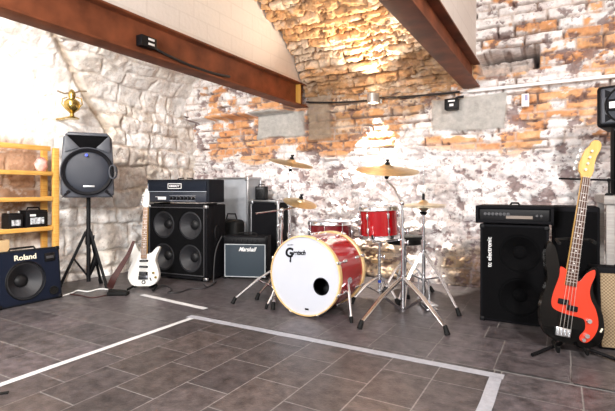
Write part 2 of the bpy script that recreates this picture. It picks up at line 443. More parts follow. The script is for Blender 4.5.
def mid_vault():
    pts = spline([(4.33, 1.84), (4.29, 1.93), (4.19, 2.09), (4.02, 2.29), (3.78, 2.45), (3.31, 2.66), (2.6, 2.86), (1.6, 2.98), (.4, 3.0), (-.9, 3.0)], 12, False)
    pr = resample([(p.x, p.y) for p in pts], .009)
    S = np.arange(len(pr))*.009
    ty = np.gradient(pr[:, 0]); tz = np.gradient(pr[:, 1]); ln = np.hypot(ty, tz); ny = -tz/ln; nz = ty/ln
    xs = np.arange(-2.46, -.68, .009)
    X, S2 = np.meshgrid(xs, S, indexing='ij')
    d, a, b, c = courses(X, S2, .088, .22, 23, .035, .35)
    f = fbm(X*3.5, S2*3.5, 35, 5); f2 = fbm(X*10, S2*12, 36, 4)
    col = OCHRE*(.8+.45*b[..., None])
    col = mixc(col, (.86, .75, .62), sstep(.42, .60, f+.25*(a-.5))*.85)
    col = mixc(col, (.50, .23, .08), sstep(.45, .65, f2+.3*(c-.5))*.6)
    col = mixc(col, (.78, .52, .30), .25*np.ones_like(f))
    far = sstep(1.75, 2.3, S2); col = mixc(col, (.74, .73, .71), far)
    dark = np.maximum(blob(X, S2, -.95, .28, .38, .34), .8*blob(X, S2, -2.25, .12, .28, .22))  # darker brown brick near the beams, second beam's shadow partly painted in
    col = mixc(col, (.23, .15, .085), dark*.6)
    joint = 1-sstep(.002, .018, d)
    col = mixc(col, (.40, .26, .15), joint*.6*(1-.7*far))
    gp = (1-far)*sstep(.53, .56, fbm(X*5, S2*12, 85, 5, .6))*(1-sstep(.001, .014, d)); col = mixc(col, (.20, .10, .05), gp*.8)
    hl = (1-far)*sstep(.60, .625, fbm(X*9, S2*20, 87, 4, .6)); col = mixc(col, (.30, .17, .09), hl*.7)
    h = -.03*gp-.02*hl+sstep(0, .016, d)*.020+(b-.5)*.026+(fbm(X*7, S2*16, 73, 5, .6)-.5)*.075-.040*sstep(.55, .66, fbm(X*6, S2*15, 79, 5, .6))
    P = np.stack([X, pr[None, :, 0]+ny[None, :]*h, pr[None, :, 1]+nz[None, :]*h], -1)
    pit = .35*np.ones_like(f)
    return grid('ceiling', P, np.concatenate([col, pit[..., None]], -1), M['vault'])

def block_mat():
    m = mat('painted_blocks', (.74, .68, .63), .85); nt = m.node_tree; b = nt.nodes['Principled BSDF']
    tc = nt.nodes.new('ShaderNodeTexCoord'); mp = nt.nodes.new('ShaderNodeMapping'); mp.inputs['Rotation'].default_value = (PI/2, 0, PI/2)
    mp.vector_type = 'TEXTURE'
    br = nt.nodes.new('ShaderNodeTexBrick'); br.inputs['Scale'].default_value = 1
    br.inputs['Brick Width'].default_value = .30; br.inputs['Row Height'].default_value = .14; br.inputs['Mortar Size'].default_value = .006
    br.inputs['Color1'].default_value = (.74, .68, .63, 1); br.inputs['Color2'].default_value = (.725, .665, .615, 1); br.inputs['Mortar'].default_value = (.68, .62, .57, 1)
    nt.links.new(tc.outputs['Object'], mp.inputs['Vector']); nt.links.new(mp.outputs['Vector'], br.inputs['Vector'])
    nt.links.new(br.outputs['Color'], b.inputs['Base Color'])
    n = nt.nodes.new('ShaderNodeTexNoise'); n.inputs['Scale'].default_value = 25
    bp = nt.nodes.new('ShaderNodeBump'); bp.inputs['Strength'].default_value = .4; bp.inputs['Distance'].default_value = .01
    nt.links.new(tc.outputs['Object'], n.inputs['Vector']); nt.links.new(n.outputs['Fac'], bp.inputs['Height']); nt.links.new(bp.outputs['Normal'], b.inputs['Normal'])
    return m

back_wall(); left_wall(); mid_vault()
bm_ = block_mat()
struct(B().box((-2.515, 1.72, 2.6), (.09, 5.2, 1.07)).build('wall_upstand', bm_))
struct(B().box((-.715, 1.72, 2.6), (.09, 5.2, 1.07)).build('wall_upstand', bm_))
struct(B().box((.7, 1.72, 3.14), (2.8, 5.3, .06)).build('ceiling_right', M['paint']))
struct(B().box((2.02, 1.72, 1.55), (.08, 5.3, 3.14)).build('wall_right', M['paint']))

# ------------------------------------------------------------------ floor tiles
def floor():
    V = []; F = []; T = []
    rs = random.Random(4)
    x0r, x1r, y1r = -2.262, -.283, 2.31
    g = .0031
    def q(x0, x1, y0, y1, t, lift=0):
        if x1-x0 < .015 or y1-y0 < .015: return
        x0 += g; x1 -= g; y0 += g; y1 -= g
        n = len(V); V.extend([(x0, y0, lift), (x1, y0, lift), (x1, y1, 0), (x0, y1, 0)]); F.append((n, n+1, n+2, n+3)); T.extend([t]*4)
    def tint(gr):
        k = .82+.36*rs.random(); w = rs.random()
        base = (.064+.010*w, .053+.005*w, .054) if not gr else (.074+.006*w, .067, .068+.004*w)
        return (base[0]*k, base[1]*k, base[2]*k, 1)
    offs = {0: .12, 1: .128, 2: .26, 3: .062, 4: .19, 5: .330, 6: .125, 7: .24}
    for k in range(8):
        xa, xb = x1r-.2474*(k+1), x1r-.2474*k
        y = offs[k]-.333*4
        while y < y1r:
            q(xa, xb, max(y, -1), min(y+.333, y1r), tint(False)); y += .333
    k = -14
    while 2.385+.25*k < 4.4:
        ya = 2.385+.25*k; yb = ya+.25
        x = -4.5-rs.random()*.335
        while x < 2.0:
            t = tint(True); xa, xb = x, x+.335; x += .335
            lift = .007 if (k == 0 and xa > -.3 and xb < .5) else 0
            if yb <= y1r+1e-6 or ya < y1r:
                q(xa, min(xb, x0r), ya, yb, t); q(max(xa, x1r), xb, ya, yb, t)
                if yb > y1r: q(max(xa, x0r), min(xb, x1r), y1r, yb, t)
            else: q(xa, xb, ya, yb, t, lift)
        k += 1
    me = bpy.data.meshes.new('floor'); me.from_pydata(V, [], F); me.update()
    a = me.attributes.new('tint', 'FLOAT_COLOR', 'POINT'); a.data.foreach_set('color', [c for t in T for c in t])
    struct(link('floor', me, M['tile'], None, None, None))
    struct(B().box((-1.2, 1.72, -.022), (6.6, 5.4, .04)).build('floor_grout', M['grout']))
floor()

def tape(name, pts, w, m, label, seed):
    rs = random.Random(seed); b = B(); L = []; Rr = []
    for i, p in enumerate(pts):
        p = Vector((*p, .0012)); t = (Vector((*pts[min(i+1, len(pts)-1)], 0))-Vector((*pts[max(i-1, 0)], 0))).normalized(); n = Vector((-t.y, t.x, 0))
        L.append(b.bm.verts.new(p+n*(w/2+rs.uniform(-.002, .002)))); Rr.append(b.bm.verts.new(p-n*(w/2+rs.uniform(-.002, .002))))
    for i in range(len(pts)-1): b.bm.faces.new((L[i], Rr[i], Rr[i+1], L[i+1]))
    r = bmesh.ops.extrude_face_region(b.bm, geom=b.bm.faces[:]); bmesh.ops.translate(b.bm, vec=(0, 0, .0008), verts=[v for v in r['geom'] if isinstance(v, bmesh.types.BMVert)])
    return tag(b.build(name, m), label, 'tape', 'tape strips on the floor')
def lerp(a, b, n): return [(a[0]+(b[0]-a[0])*i/n, a[1]+(b[1]-a[1])*i/n) for i in range(n+1)]
tape('floor_tape', lerp((-2.30, 2.325), (-.235, 2.315), 20), .058, M['tape'], 'long grey tape strip on the floor crossing in front of the drum kit', 1)
tape('floor_tape', lerp((-2.245, 2.30), (-2.245, -.5), 20), .040, M['tapew'], 'white tape strip running from the left frame edge to the grey tape', 2)
tape('floor_tape', lerp((-.268, 2.29), (-.285, -.5), 20), .056, M['tape'], 'short grey tape strip at lower right running from the tape corner towards the viewer', 3)
tape('floor_tape', lerp((-3.12, 2.60), (-2.33, 2.53), 12), .05, M['tapew'], 'worn white tape strip on the floor before the white guitar', 4)
tag(B().box((*G(2, 394)[:2], .003), (.05, .02, .006), Euler((0, 0, R_(55))), .001).build('tape_scrap', M['rubber']), 'small black scrap on the floor at the left frame edge', 'scrap')

# ------------------------------------------------------------------ steel beams, wall services
def ibeam(x, label, z0, h):
    t = thing('steel_beam', label, 'beam', (x, 1.72, z0), 0, 'steel beams under the vault')
    w, L = .145, 5.08
    b = B().box((0, 0, h/2), (.012, L, h-.02))
    b.build('web', M['beam'], t)
    B().box((0, 0, .007), (w, L, .014), None, .002).build('flange', M['beam'], t)
    B().box((0, 0, h-.007), (w, L, .014), None, .002).build('flange', M['beam'], t)
    return t
t = ibeam(-2.50, 'brown steel beam crossing the upper left above the white vault wall', 1.815, .245)
B().box((.036, 2.40, .122), (.058, .02, .21), None, .002).build('stiffener', M['yellow'], t, 'yellow-lit end plate')
t = ibeam(-.703, 'brown steel beam at top right of centre pointing at the back wall', 1.83, .22)

# cable along the back wall
def sag(a, b, n, s, r=0): 
    a = Vector(a); b = Vector(b); return [a.lerp(b, i/n)+Vector((0, 0, -s*4*(i/n)*(1-i/n))) for i in range(n+1)]
tag(B().tube(sag((-2.42, 4.22, 1.865), (LX-.06, 4.22, 1.81), 16, .012)+sag((LX+.06, 4.22, 1.825), (-.80, 4.22, 1.80), 16, .008), .010).build('wall_cable', M['cableb']),
    'black cable strung along the brick wall on both sides of the wall lamp', 'cable')
tag(B().box((.62, 4.235, 1.80), (2.72, .03, .028), None, .004).build('cable_conduit', M['conduit']), 'long white conduit running right along the brick wall from the second beam', 'conduit')
# sconce
t = thing('wall_lamp', 'small up and down wall lamp glowing on the brick wall above the ride cymbal', 'lamp', (LX, 4.25, 1.815))
b = B()
b.box((0, 0, 0), (.13, .03, .09), None, .004).build('back_plate', M['lampmetal'], t)
b = B(); b.lathe([(.055, -.045), (.062, -.045), (.062, .045), (.055, .045), (.055, -.045)], Matrix.Translation((0, -.075, 0)), 28).build('lamp_housing', M['lampmetal'], t)
B().lathe([(0, -.006), (.05, -.006), (.05, .006), (0, .006)], Matrix.Translation((0, -.075, .022)), 24).build('lens', M['lampglass'], t)
B().lathe([(0, -.006), (.05, -.006), (.05, .006), (0, .006)], Matrix.Translation((0, -.075, -.022)), 24).build('lens', M['lampglass'], t)
# junction box under second beam
p = W(450, 103, 4.02)
t = thing('junction_box', 'small black box with white marks hanging under the end of the second beam', 'box', (p.x, 4.22, p.z), 0)
B().box((0, -.01, 0), (.12, .08, .10), None, .008).build('housing', M['blackp'], t)
B().box((.005, -.052, .025), (.06, .004, .014), None).build('marking', M['white'], t, 'white stripe')
B().box((.005, -.052, -.012), (.035, .004, .022), None).build('marking', M['white'], t, 'white stripe')
B().tube([(.03, 0, .05), (.05, .01, .065), (.10, .02, .068)], .012).build('cable_stub', M['cableb'], t)
# light fitting on first beam
def beamY(u):  # where the ray through column u meets the web of the first beam
    k = (u-CX)/FOC; yc = -2.44/(k*cs-sn); return W(u, HZ, yc)
p = beamY(149)
yc_ = (-2.44)/(((149-CX)/FOC)*cs-sn); zz = EYE-(42-HZ)/FOC*yc_
t = thing('socket_box', 'black socket box with white stripes fixed to the web of the first beam', 'box', (-2.494, p.y, zz), 0)
B().box((.03, 0, 0), (.06, .13, .075), None, .006).build('housing', M['blackp'], t)
B().box((.0615, .015, .018), (.003, .05, .014)).build('marking', M['white'], t, 'white stripe')
B().box((.0615, .015, -.014), (.003, .05, .014)).build('marking', M['white'], t, 'white stripe')
p2 = beamY(205)
tag(B().tube(sag((-2.482, p.y+.06, zz-.01), (-2.482, p2.y+.35, 1.88), 14, .03), .011).build('power_cable', M['cableb']), 'black cable running along the first beam from the socket box', 'cable')
# switch
p = W(526, 102, 3.88)
t = thing('wall_switch', 'small white switch plate with violet print on the brick wall below the conduit', 'switch', (p.x, 4.245, p.z))
B().box((0, 0, 0), (.06, .05, .11), None, .005).build('plate', M['conduit'], t)
B().box((.008, -.027, .02), (.022, .006, .05), None, .002).build('rocker', mat('violet_grey', (.36, .33, .52), .5), t, 'violet grey rocker')

# brass urn lamp on the left wall
k = (72-CX)/FOC; yc = (WX+.22)/(k*cs-sn); p = W(72, 119, yc)
t = thing('brass_lamp', 'brass urn shaped oil lamp fixed high on the left stone wall', 'lamp', p)
B().lathe([(0, 0), (.062, 0), (.064, .008), (.05, .016), (.022, .026), (.016, .05), (.03, .065), (.06, .09), (.072, .125), (.066, .16), (.045, .18), (.028, .19), (.03, .21), (.034, .235), (.022, .26), (.012, .275), (0, .28)], n=28).build('urn', M['brass'], t)
for s in (-1, 1):
    d = Vector((math.cos(R_(35)), math.sin(R_(35)), 0))*s
    B().tube([d*.062+Vector((0, 0, .10)), d*.092+Vector((0, 0, .14)), d*.085+Vector((0, 0, .19)), d*.04+Vector((0, 0, .205))], .006).build('handle', M['brass'], t)
    B().tube([d*.02+Vector((0, 0, .245)), d*.07+Vector((0, 0, .25+.012*s)), d*.13+Vector((0, 0, .262))], .008).build('arm', mat('tarnished_brass', (.22, .17, .12), .5, .7), t, 'dark tarnished arm')
B().box((-.10, 0, .012), (.24, .05, .018), None, .003).build('bracket', M['brass'], t)

# ------------------------------------------------------------------ left: shelf and its load
SX0, SX1 = -4.13, -3.93
t = thing('wooden_shelf', 'yellow pine wall shelf with open slatted levels at the left frame edge', 'shelf', (0, 0, 0))
ye = 2.33
for y in (ye, 1.12):
    for x in (SX1-.0, SX0+.02):
        B().box((x, y, .64), (.035, .05, 1.27), None, .003).build('post', M['pine'], t)
zs_ = (.31, .575, .835, 1.06)
for z in zs_:
    B().box(((SX0+SX1)/2, (ye+1.12)/2, z-.012), (.19, ye-1.12-.06, .02), None, .002).build('shelf_board', M['pineboard'], t, 'pale shelf board')
    B().box((SX1+.004, (ye+1.12)/2, z-.014), (.022, ye-1.12-.055, .036), None, .002).build('front_rail', M['pine'], t)
B().box((SX1+.004, (ye+1.12)/2-.04, 1.265), (.022, ye-1.12-.02, .042), None, .003).build('top_rail', M['pine'], t)
for z in zs_:
    B().box(((SX0+SX1)/2, ye-.0, z-.012), (.15, .022, .04), None, .002).build('cross_rail', M['pine'], t)
def battery(y, w, h, d, label, handle):
    t = thing('battery', label, 'battery', (SX1-.09, y, .576), R_(90), 'black batteries on the pine shelf')
    B().box((0, 0, h/2), (w, d, h), None, .004).build('case', M['blackp'], t)
    B().box((0, 0, h+.006), (w*.96, d*.94, .014), None, .003).build('lid', M['blackp'], t)
    B().box((0, -d/2-.001, h*.42), (w*.62, .003, h*.42)).build('sticker', mat('label_grey', (.42, .45, .48), .5, noise=.9, nscale=45), t, 'white and grey printed label')
    if handle:
        B().tube([(-w*.3, 0, h+.01), (-w*.25, 0, h+.035), (w*.25, 0, h+.035), (w*.3, 0, h+.01)], .007).build('handle', M['blackp'], t)
        B().box((-w*.2, -d/2-.001, h*.78), (w*.26, .003, h*.13)).build('sticker', M['white'], t, 'small white label')
    else:
        for s in (-1, 1): B().cyl((s*w*.36, -.02, h+.01), (s*w*.36, -.02, h+.03), .009).build('terminal', M['nickel'], t)
battery(2.185, .185, .135, .13, 'larger black battery box with carrying handle on the pine shelf', True)
battery(2.015, .115, .115, .12, 'smaller black battery with two metal terminals on the pine shelf', False)
b = B(); rs = random.Random(3)
b.ball((0, 0, .065), .065, (.55, .75, 1.0))
for v in b.bm.verts: v.co += Vector((rs.uniform(-1, 1), rs.uniform(-1, 1), rs.uniform(-1, 1)))*.009
for v in b.bm.verts: v.co.z = max(v.co.z, 0)
o = b.build('plastic_bag', M['pinkbag'], None, None, 0); o.location = (-4.02, 2.255, 1.06); tag(o, 'crumpled pink plastic bag on the top level of the pine shelf', 'bag')
t = thing('cardboard_box', 'tan cardboard box low on the pine shelf behind the keyboard amplifier', 'box', (-4.03, 1.84, .31), R_(90))
B().box((0, 0, .09), (.24, .16, .18), None, .003).build('carton', M['card'], t)
B().box((0, 0, .181), (.05, .16, .002)).build('packing_tape', M['cream'], t)

# speaker driver helper: front at y=0 facing -y
def driver(parent, x, z, r, y, mats=('cone', 'dust'), name='speaker', ring=True):
    T = Matrix.Translation((x, y, z)) @ Matrix.Rotation(PI/2, 4, 'X')
    b = B(); b.lathe([(r*1.02, -.004), (r*.93, -.004), (r*.88, -.001), (r*.82, -.008), (r*.30, -r*.52)], T, 40)
    o = b.build(name, M[mats[0]], parent)
    B().lathe([(r*.36, -r*.47), (r*.30, -r*.38), (r*.16, -r*.32), (0, -r*.30)], T, 28).build('dust_cap', M[mats[1]], o)
    return o
def open_cab(parent, w, h, d, m, dep=.11, z0=0., bev=.012):
    o = B().box((0, dep+(d-dep)/2, z0+(h-z0)/2), (w, d-dep, h-z0), None, bev, 3)
    k = .022
    o.box((0, dep/2+.01, z0+k/2), (w, dep+.02, k), None, .006); o.box((0, dep/2+.01, h-k/2), (w, dep+.02, k), None, .006)
    for s in (-1, 1): o.box((s*(w/2-k/2), dep/2+.01, (h+z0)/2), (k, dep+.02, h-z0), None, .006)
    return o.build('cabinet', m, parent)
def baffle(parent, w, h, zc, holes, m, y, name='baffle'):
    b = B(); bm = b.bm
    def loop(p):
        vs = [bm.verts.new((x, y, z)) for x, z in p]; return [bm.edges.new((vs[i], vs[(i+1) % len(vs)])) for i in range(len(vs))]
    e = loop([(-w/2, zc-h/2), (w/2, zc-h/2), (w/2, zc+h/2), (-w/2, zc+h/2)])
    for (x, z, r) in holes: e += loop([(x+r*math.cos(2*PI*i/40), z+r*math.sin(2*PI*i/40)) for i in range(40)])
    bmesh.ops.triangle_fill(bm, use_beauty=True, edges=e)
    r = bmesh.ops.extrude_face_region(bm, geom=bm.faces[:]); bmesh.ops.translate(bm, vec=(0, .008, 0), verts=[v for v in r['geom'] if isinstance(v, bmesh.types.BMVert)])
    return b.build(name, m, parent)
def corners(parent, w, d, h, name='corner', m='blackp', front_only=True, y0=0, s=.035):
    for sx in (-1, 1):
        for z in (0, h):
            zz = z+(s/2-.003 if z == 0 else -s/2+.003)
            B().box((sx*(w/2-s/2+.003), y0+s/2-.004, zz), (s, s, s), None, .010, 3).build(name, M[m], parent)

# keyboard amplifier (faces +X, tilted back)
t = thing('keyboard_amplifier', 'dark blue keyboard amplifier with round woofer in front of the pine shelf', 'amplifier', (-3.63, 1.965, .004), (R_(-6.5), 0, R_(90)))
w, d, h = .49, .24, .425
open_cab(t, w, h, d, M['tolexb'])
baffle(t, w-.03, h-.03, h/2, [(-.035, .185, .146)], mat('navy_baffle', (.005, .008, .019), .7, spec=.15, bump=.3, bscale=300), -.002)
driver(t, -.035, .185, .148, .004)
B().torus(Matrix.Translation((-.035, -.003, .185)) @ Matrix.Rotation(PI/2, 4, 'X'), .149, .005).build('speaker_ring', M['blackp'], t)
B().box((.16, -.004, .345), (.085, .006, .07), None, .006).build('horn', M['blackp'], t)
B().box((.16, -.008, .345), (.06, .004, .02), None, .002).build('horn_slot', M['conel'], t)
B().lathe([(.036, .0), (.036, .010), (.028, .010), (.026, .002), (0, .002)], Matrix.Translation((.175, -.004, .07)) @ Matrix.Rotation(PI/2, 4, 'X'), 24).build('port', M['rubber'], t)
text('logo', 'Roland', M['cream'], t, (-.03, -.004, .368), .165, bold=.02, hscale=.95)
corners(t, w, d, h, y0=-.004)
B().tube([(-.1, d*.4, h), (-.09, d*.4, h+.018), (.09, d*.4, h+.018), (.1, d*.4, h)], .008).build('handle', M['rubber'], t)

# ------------------------------------------------------------------ stands
def tripod(parent, collar_z, feet, mid=None, pole_r=.011, leg_r=.009, m='chrome', base_z=.06, tip='rubber', br=.006):
    """folding tripod: double legs from a collar out to the feet with braces from the pole's lower hub"""
    for f in feet:
        f = Vector((f[0], f[1], 0)); k = Vector((0, 0, collar_z)); L = f.normalized()
        side = Vector((-L.y, L.x, 0))*.009
        foot = f+Vector((0, 0, .024))
        b = B()
        if m == 'chrome':
            bend = (k+L*.02).lerp(foot, .45)+Vector((0, 0, .022))
            for sg in (-1, 1): b.tube([k+L*.02+side*sg*.9, bend+side*sg*.9, foot-L*.01+Vector((0, 0, .012))+side*sg*.5], leg_r*.78, 10)
        else: b.tube([k+L*.02, foot-L*.01+Vector((0, 0, .012))], leg_r, 10)
        o = b.build('leg', M[m], parent)
        B().cyl(foot+Vector((0, 0, .028))-L*.022, foot-Vector((0, 0, .022))+L*.006, .014, .018).build('rubber_foot', M['rubber'], o)
        q = (k+L*.02).lerp(foot, .47)+Vector((0, 0, .018 if m == 'chrome' else 0))
        b = B(); b.tube([Vector((0, 0, base_z))+L*.014+side, q+side], br, 8); b.tube([Vector((0, 0, base_z))+L*.014-side, q-side], br, 8)
        b.build('brace', M[m], parent)
    B().lathe([(0, -.02), (.022, -.02), (.024, 0), (.022, .02), (0, .02)], Matrix.Translation((0, 0, collar_z)), 18).build('collar', M[m], parent)
    B().lathe([(0, -.014), (.019, -.014), (.019, .014), (0, .014)], Matrix.Translation((0, 0, base_z)), 18).build('hub', M[m], parent)
def wing(parent, p, d=(1, 0, 0), m='chrome'):
    d = Vector(d).normalized(); p = Vector(p)
    b = B(); b.cyl(p, p+d*.03, .007); b.box(p+d*.036, (.012, .012, .034), None, .004); b.build('wing_nut', M[m], parent)

# PA speaker on tripod, left
base = G(88.5, 288)
st = thing('speaker_stand', 'black tripod stand carrying the loudspeaker by the left stone wall', 'stand', (base.x, base.y, 0), R_(29.7))
B().cyl((0, 0, .06), (0, 0, .83), .018).build('pole', M['blackp'], st)
B().cyl((0, 0, .40), (0, 0, .52), .026).build('sleeve', M['blackp'], st)
tripod(st, .52, [(-.20, -.14), (.20, -.06), (.02, .20)], m='blackp', base_z=.12, leg_r=.013, br=.008)
wing(st, (.02, 0, .47), (1, -.3, 0), 'blackp')
t = thing('loudspeaker', 'charcoal plastic loudspeaker with rounded woofer grille high on a tripod by left wall', 'loudspeaker', (base.x, base.y, .832), R_(54))
w, h, d = .43, .58, .30
out = [(-w/2+.0, .03), (-w/2+.03, 0), (w/2-.03, 0), (w/2, .03), (w/2-.006, h*.5), (w/2-.02, h-.05), (w/2-.06, h), (-w/2+.06, h), (-w/2+.02, h-.05), (-w/2+.006, h*.5)]
B().prism(out, -d/2, d/2, .018, 3).build('enclosure', M['greyp'], t)
fy = -d/2
# horn mouth: flared recess drawn as stepped solid frame
B().prism([(-.165, .548), (.165, .548), (.062, .440), (-.062, .440)], fy-.010, fy+.02, .001).build('horn', M['grille'], t, 'black horn opening')
for sg in (-1, 1):
    B().prism([(sg*.178, .545), (sg*.168, .548), (sg*.066, .440), (sg*.178, .40)][::sg], fy-.016, fy+.01, .003).build('horn_flare', M['greyp'], t)
B().prism([(-.178, .550), (.178, .550), (.170, .562), (-.170, .562)], fy-.016, fy+.01, .003).build('horn_lip', M['greyp'], t)
T = Matrix.Translation((0, fy, .228)) @ Matrix.Rotation(PI/2, 4, 'X')
B().lathe([(.218, -.01), (.218, .012), (.205, .022), (.19, .02), (.185, .004)], T, 48).build('woofer_ring', M['greyp'], t)
B().lathe([(.188, .004), (.17, .014), (.10, .024), (0, .028)], T, 48).build('woofer_grille', M['greym'], t)
B().lathe([(.212, .016), (.200, .030), (.178, .022)], T, 48).build('black_ring', M['ink'], t)  # black ring around the woofer grille
B().lathe([(0, .02), (.012, .02), (.009, .028), (0, .03)], Matrix.Translation((-.01, fy-.02, .375)) @ Matrix.Rotation(PI/2, 4, 'X'), 14).build('led', M['led'], t)
B().box((.01, fy-.027, .10), (.09, .004, .016), None, .002).build('badge', M['alu'], t)
for s in (-1, 1):
    for k in range(4):
        B().box((s*(.17-.012*k), fy-.006, .028+.021*k), (.085-.014*k, .012, .009), Euler((0, s*R_(38), 0)), .002).build('port_slot', M['ink'], t)
t2 = B()
pts = []
for i in range(40):
    a = i/39*2*PI*2.6; pts.append((.03*math.cos(a)+.004*i/39, -.02+.0009*i, .06*math.sin(a)))
o = t2.tube(pts, .006).build('coiled_cable', M['greyp'], None); o.location = W(113, 172, 3.98); o.rotation_euler = (0, 0, R_(35)); tag(o, 'grey cable coiled on the right side of the left loudspeaker', 'cable')

# ------------------------------------------------------------------ guitars
def guitar_neck(parent, z0, z1, w0, w1, fret_m, neck_m, y, nfr, scale_top):
    """fretboard + neck back from z0 (body end) to z1 (nut)"""
    b = B(); b.prism([(-w0/2, z0), (w0/2, z0), (w1/2, z1), (-w1/2, z1)], y, y+.022, .006).build('neck', neck_m, parent)
    fb = B().prism([(-w0/2, z0), (w0/2, z0), (w1/2, z1), (-w1/2, z1)], y-.007, y, .0015).build('fretboard', fret_m, parent)
    b = B(); L = scale_top
    for k in range(1, nfr+1):
        z = z1-L*(1-2**(-k/12)); 
        if z < z0: break
        f = (z-z0)/(z1-z0); w = w0+(w1-w0)*f
        b.box((0, y-.0075, z), (w*.98, .003, .0028))
    b.build('frets', M['nickel'], fb)
    b = B()
    for k in (3, 5, 7, 9, 12, 15, 17):
        z = z1-L*(1-(2**(-k/12)+2**(-(k-1)/12))/2)
        if z > z0: b.lathe([(0, 0), (.0045, 0), (0, .0015)], Matrix.Translation((0, y-.0072, z)) @ Matrix.Rotation(PI/2, 4, 'X'), 12)
    b.build('inlays', M['white'], fb)

# white guitar: local x right, z up, front -y
p = G(143, 290)
t = thing('electric_guitar', 'white electric guitar with three pickups standing against the black speaker cabinet', 'guitar', (p.x, p.y, .035), (R_(-10), R_(-2.5), R_(24)))
O = [(0, 0), (.085, .004), (.145, .04), (.158, .11), (.135, .18), (.118, .225), (.128, .275), (.158, .335), (.150, .352), (.118, .335), (.075, .295), (.04, .287), (-.04, .297), (-.065, .318), (-.092, .372), (-.118, .390), (-.136, .365), (-.134, .30), (-.124, .235), (-.143, .18), (-.163, .11), (-.150, .04), (-.085, .004)]
ol = [(v.x*.9, v.y) for v in spline([(x, z, 0) for x, z in O], 5)]
B().prism(ol, 0, .042, .010, 3).build('body', M['gwhite'], t)
guitar_neck(t, .245, .715, .054, .042, M['palenk'], M['maple'], -.006, 22, .60)
hs = [(-.021, .713), (.021, .713), (.026, .735), (.030, .775), (.026, .84), (.004, .895), (-.012, .885), (-.040, .752), (-.034, .735)]
B().prism(hs, -.004, .011, .002).build('headstock', M['gwhite'], t)
for k in range(6):
    z = .745+.022*k; x = -.044+.005*k
    b = B(); b.cyl((x+.024, -.004, z), (x+.024, -.014, z), .0045); b.cyl((x+.02, .004, z), (x-.012, .004, z), .003); b.box((x-.014, .004, z), (.012, .008, .014), None, .003); b.build('tuning_peg', M['nickel'], t)
for k, z in enumerate((.225, .172, .110)):
    dd = .036 if k == 2 else .018
    B().box((0, -.003, z), (.082, .010, dd), Euler((0, R_(4 if k else 0), 0)), .003).build('pickup', M['ink'], t)
B().box((0, -.004, .075), (.088, .010, .035), None, .003).build('bridge', mat('dark_metal', (.10, .10, .11), .3, 1.), t)
B().lathe([(.018, 0), (.018, .004), (.011, .004), (.011, 0)], Matrix.Translation((.005, -.001, .035)) @ Matrix.Rotation(PI/2, 4, 'X'), 20).build('jack_ring', M['ink'], t)
for (x, z) in ((.095, .115), (.118, .075)):
    B().cyl((x, 0, z), (x, -.016, z), .011, .009).build('knob', M['brass'], t)
B().box((.07, -.004, .06), (.006, .008, .03), Euler((0, R_(-25), 0))).build('selector_switch', M['ink'], t)
for k in range(6):
    f = (k-2.5)/5
    B().cyl((f*.052, -.012, .075), (f*.036, -.011, .72), .0009, n=6).build('string', M['nickel'], t)
gs = thing('guitar_stand', 'low black stand behind the white guitar', 'stand', (p.x, p.y, 0), R_(22))
B().tube([(-.12, -.05, .012), (-.10, .06, .03), (0, .13, .10), (.10, .06, .03), (.12, -.05, .012)], .011).build('base', M['rubber'], gs)
B().tube([(0, .13, .10), (0, .145, .34)], .010).build('upright', M['rubber'], gs)
B().tube([(-.07, -.02, .030), (-.06, .12, .02), (0, .13, .06)], .009).build('cradle', M['rubber'], gs)
B().tube([(.07, -.02, .030), (.06, .12, .02), (0, .13, .06)], .009).build('cradle', M['rubber'], gs)
# leather strap hanging to the floor
b = B(); A = []
cl = spline([W(134, 241, 3.97), W(128, 255, 3.95), W(120, 268, 3.93), W(113, 280, 3.90), G(110, 290, .012), G(118, 294, .010), G(124, 292, .010)], 6, False)
wd = [.030]*len(cl)
n = len(cl)
r_ = Vector((cs, sn, 0))
for i, c in enumerate(cl):
    w = .012+.018*min(1, i/(n*.5))
    w = w if i < n*.75 else .030
    tdir = (cl[min(i+1, n-1)]-cl[max(i-1, 0)]).normalized()
    sd = tdir.cross(Vector((-sn, cs, .0))).normalized() if i < n*.62 else Vector((.5, -.86, 0))
    off = Vector((sn, -cs, 0))*.003 if i < n*.62 else Vector((0, 0, .003))
    A.append([b.bm.verts.new(c+sd*w+off), b.bm.verts.new(c-sd*w+off), b.bm.verts.new(c-sd*w-off), b.bm.verts.new(c+sd*w-off)])
for a, c in zip(A, A[1:]):
    for k in range(4): b.bm.faces.new((a[k], a[(k+1) % 4], c[(k+1) % 4], c[k]))
b.bm.faces.new(A[0]); b.bm.faces.new(A[-1][::-1])
tag(b.build('guitar_strap', M['leather']), 'brown leather strap drooping to the floor left of the white guitar', 'strap')
p = G(119, 294)
t = thing('foot_pedal', 'low black pedal on the floor beneath the brown leather strap', 'pedal', (p.x+.03, p.y-.03, 0), R_(30))
B().box((0, 0, .016), (.17, .07, .030), None, .006).build('pedal_base', M['rubber'], t)
B().box((0, 0, .036), (.15, .06, .012), Euler((0, R_(4), 0)), .004).build('treadle', M['rubber'], t)

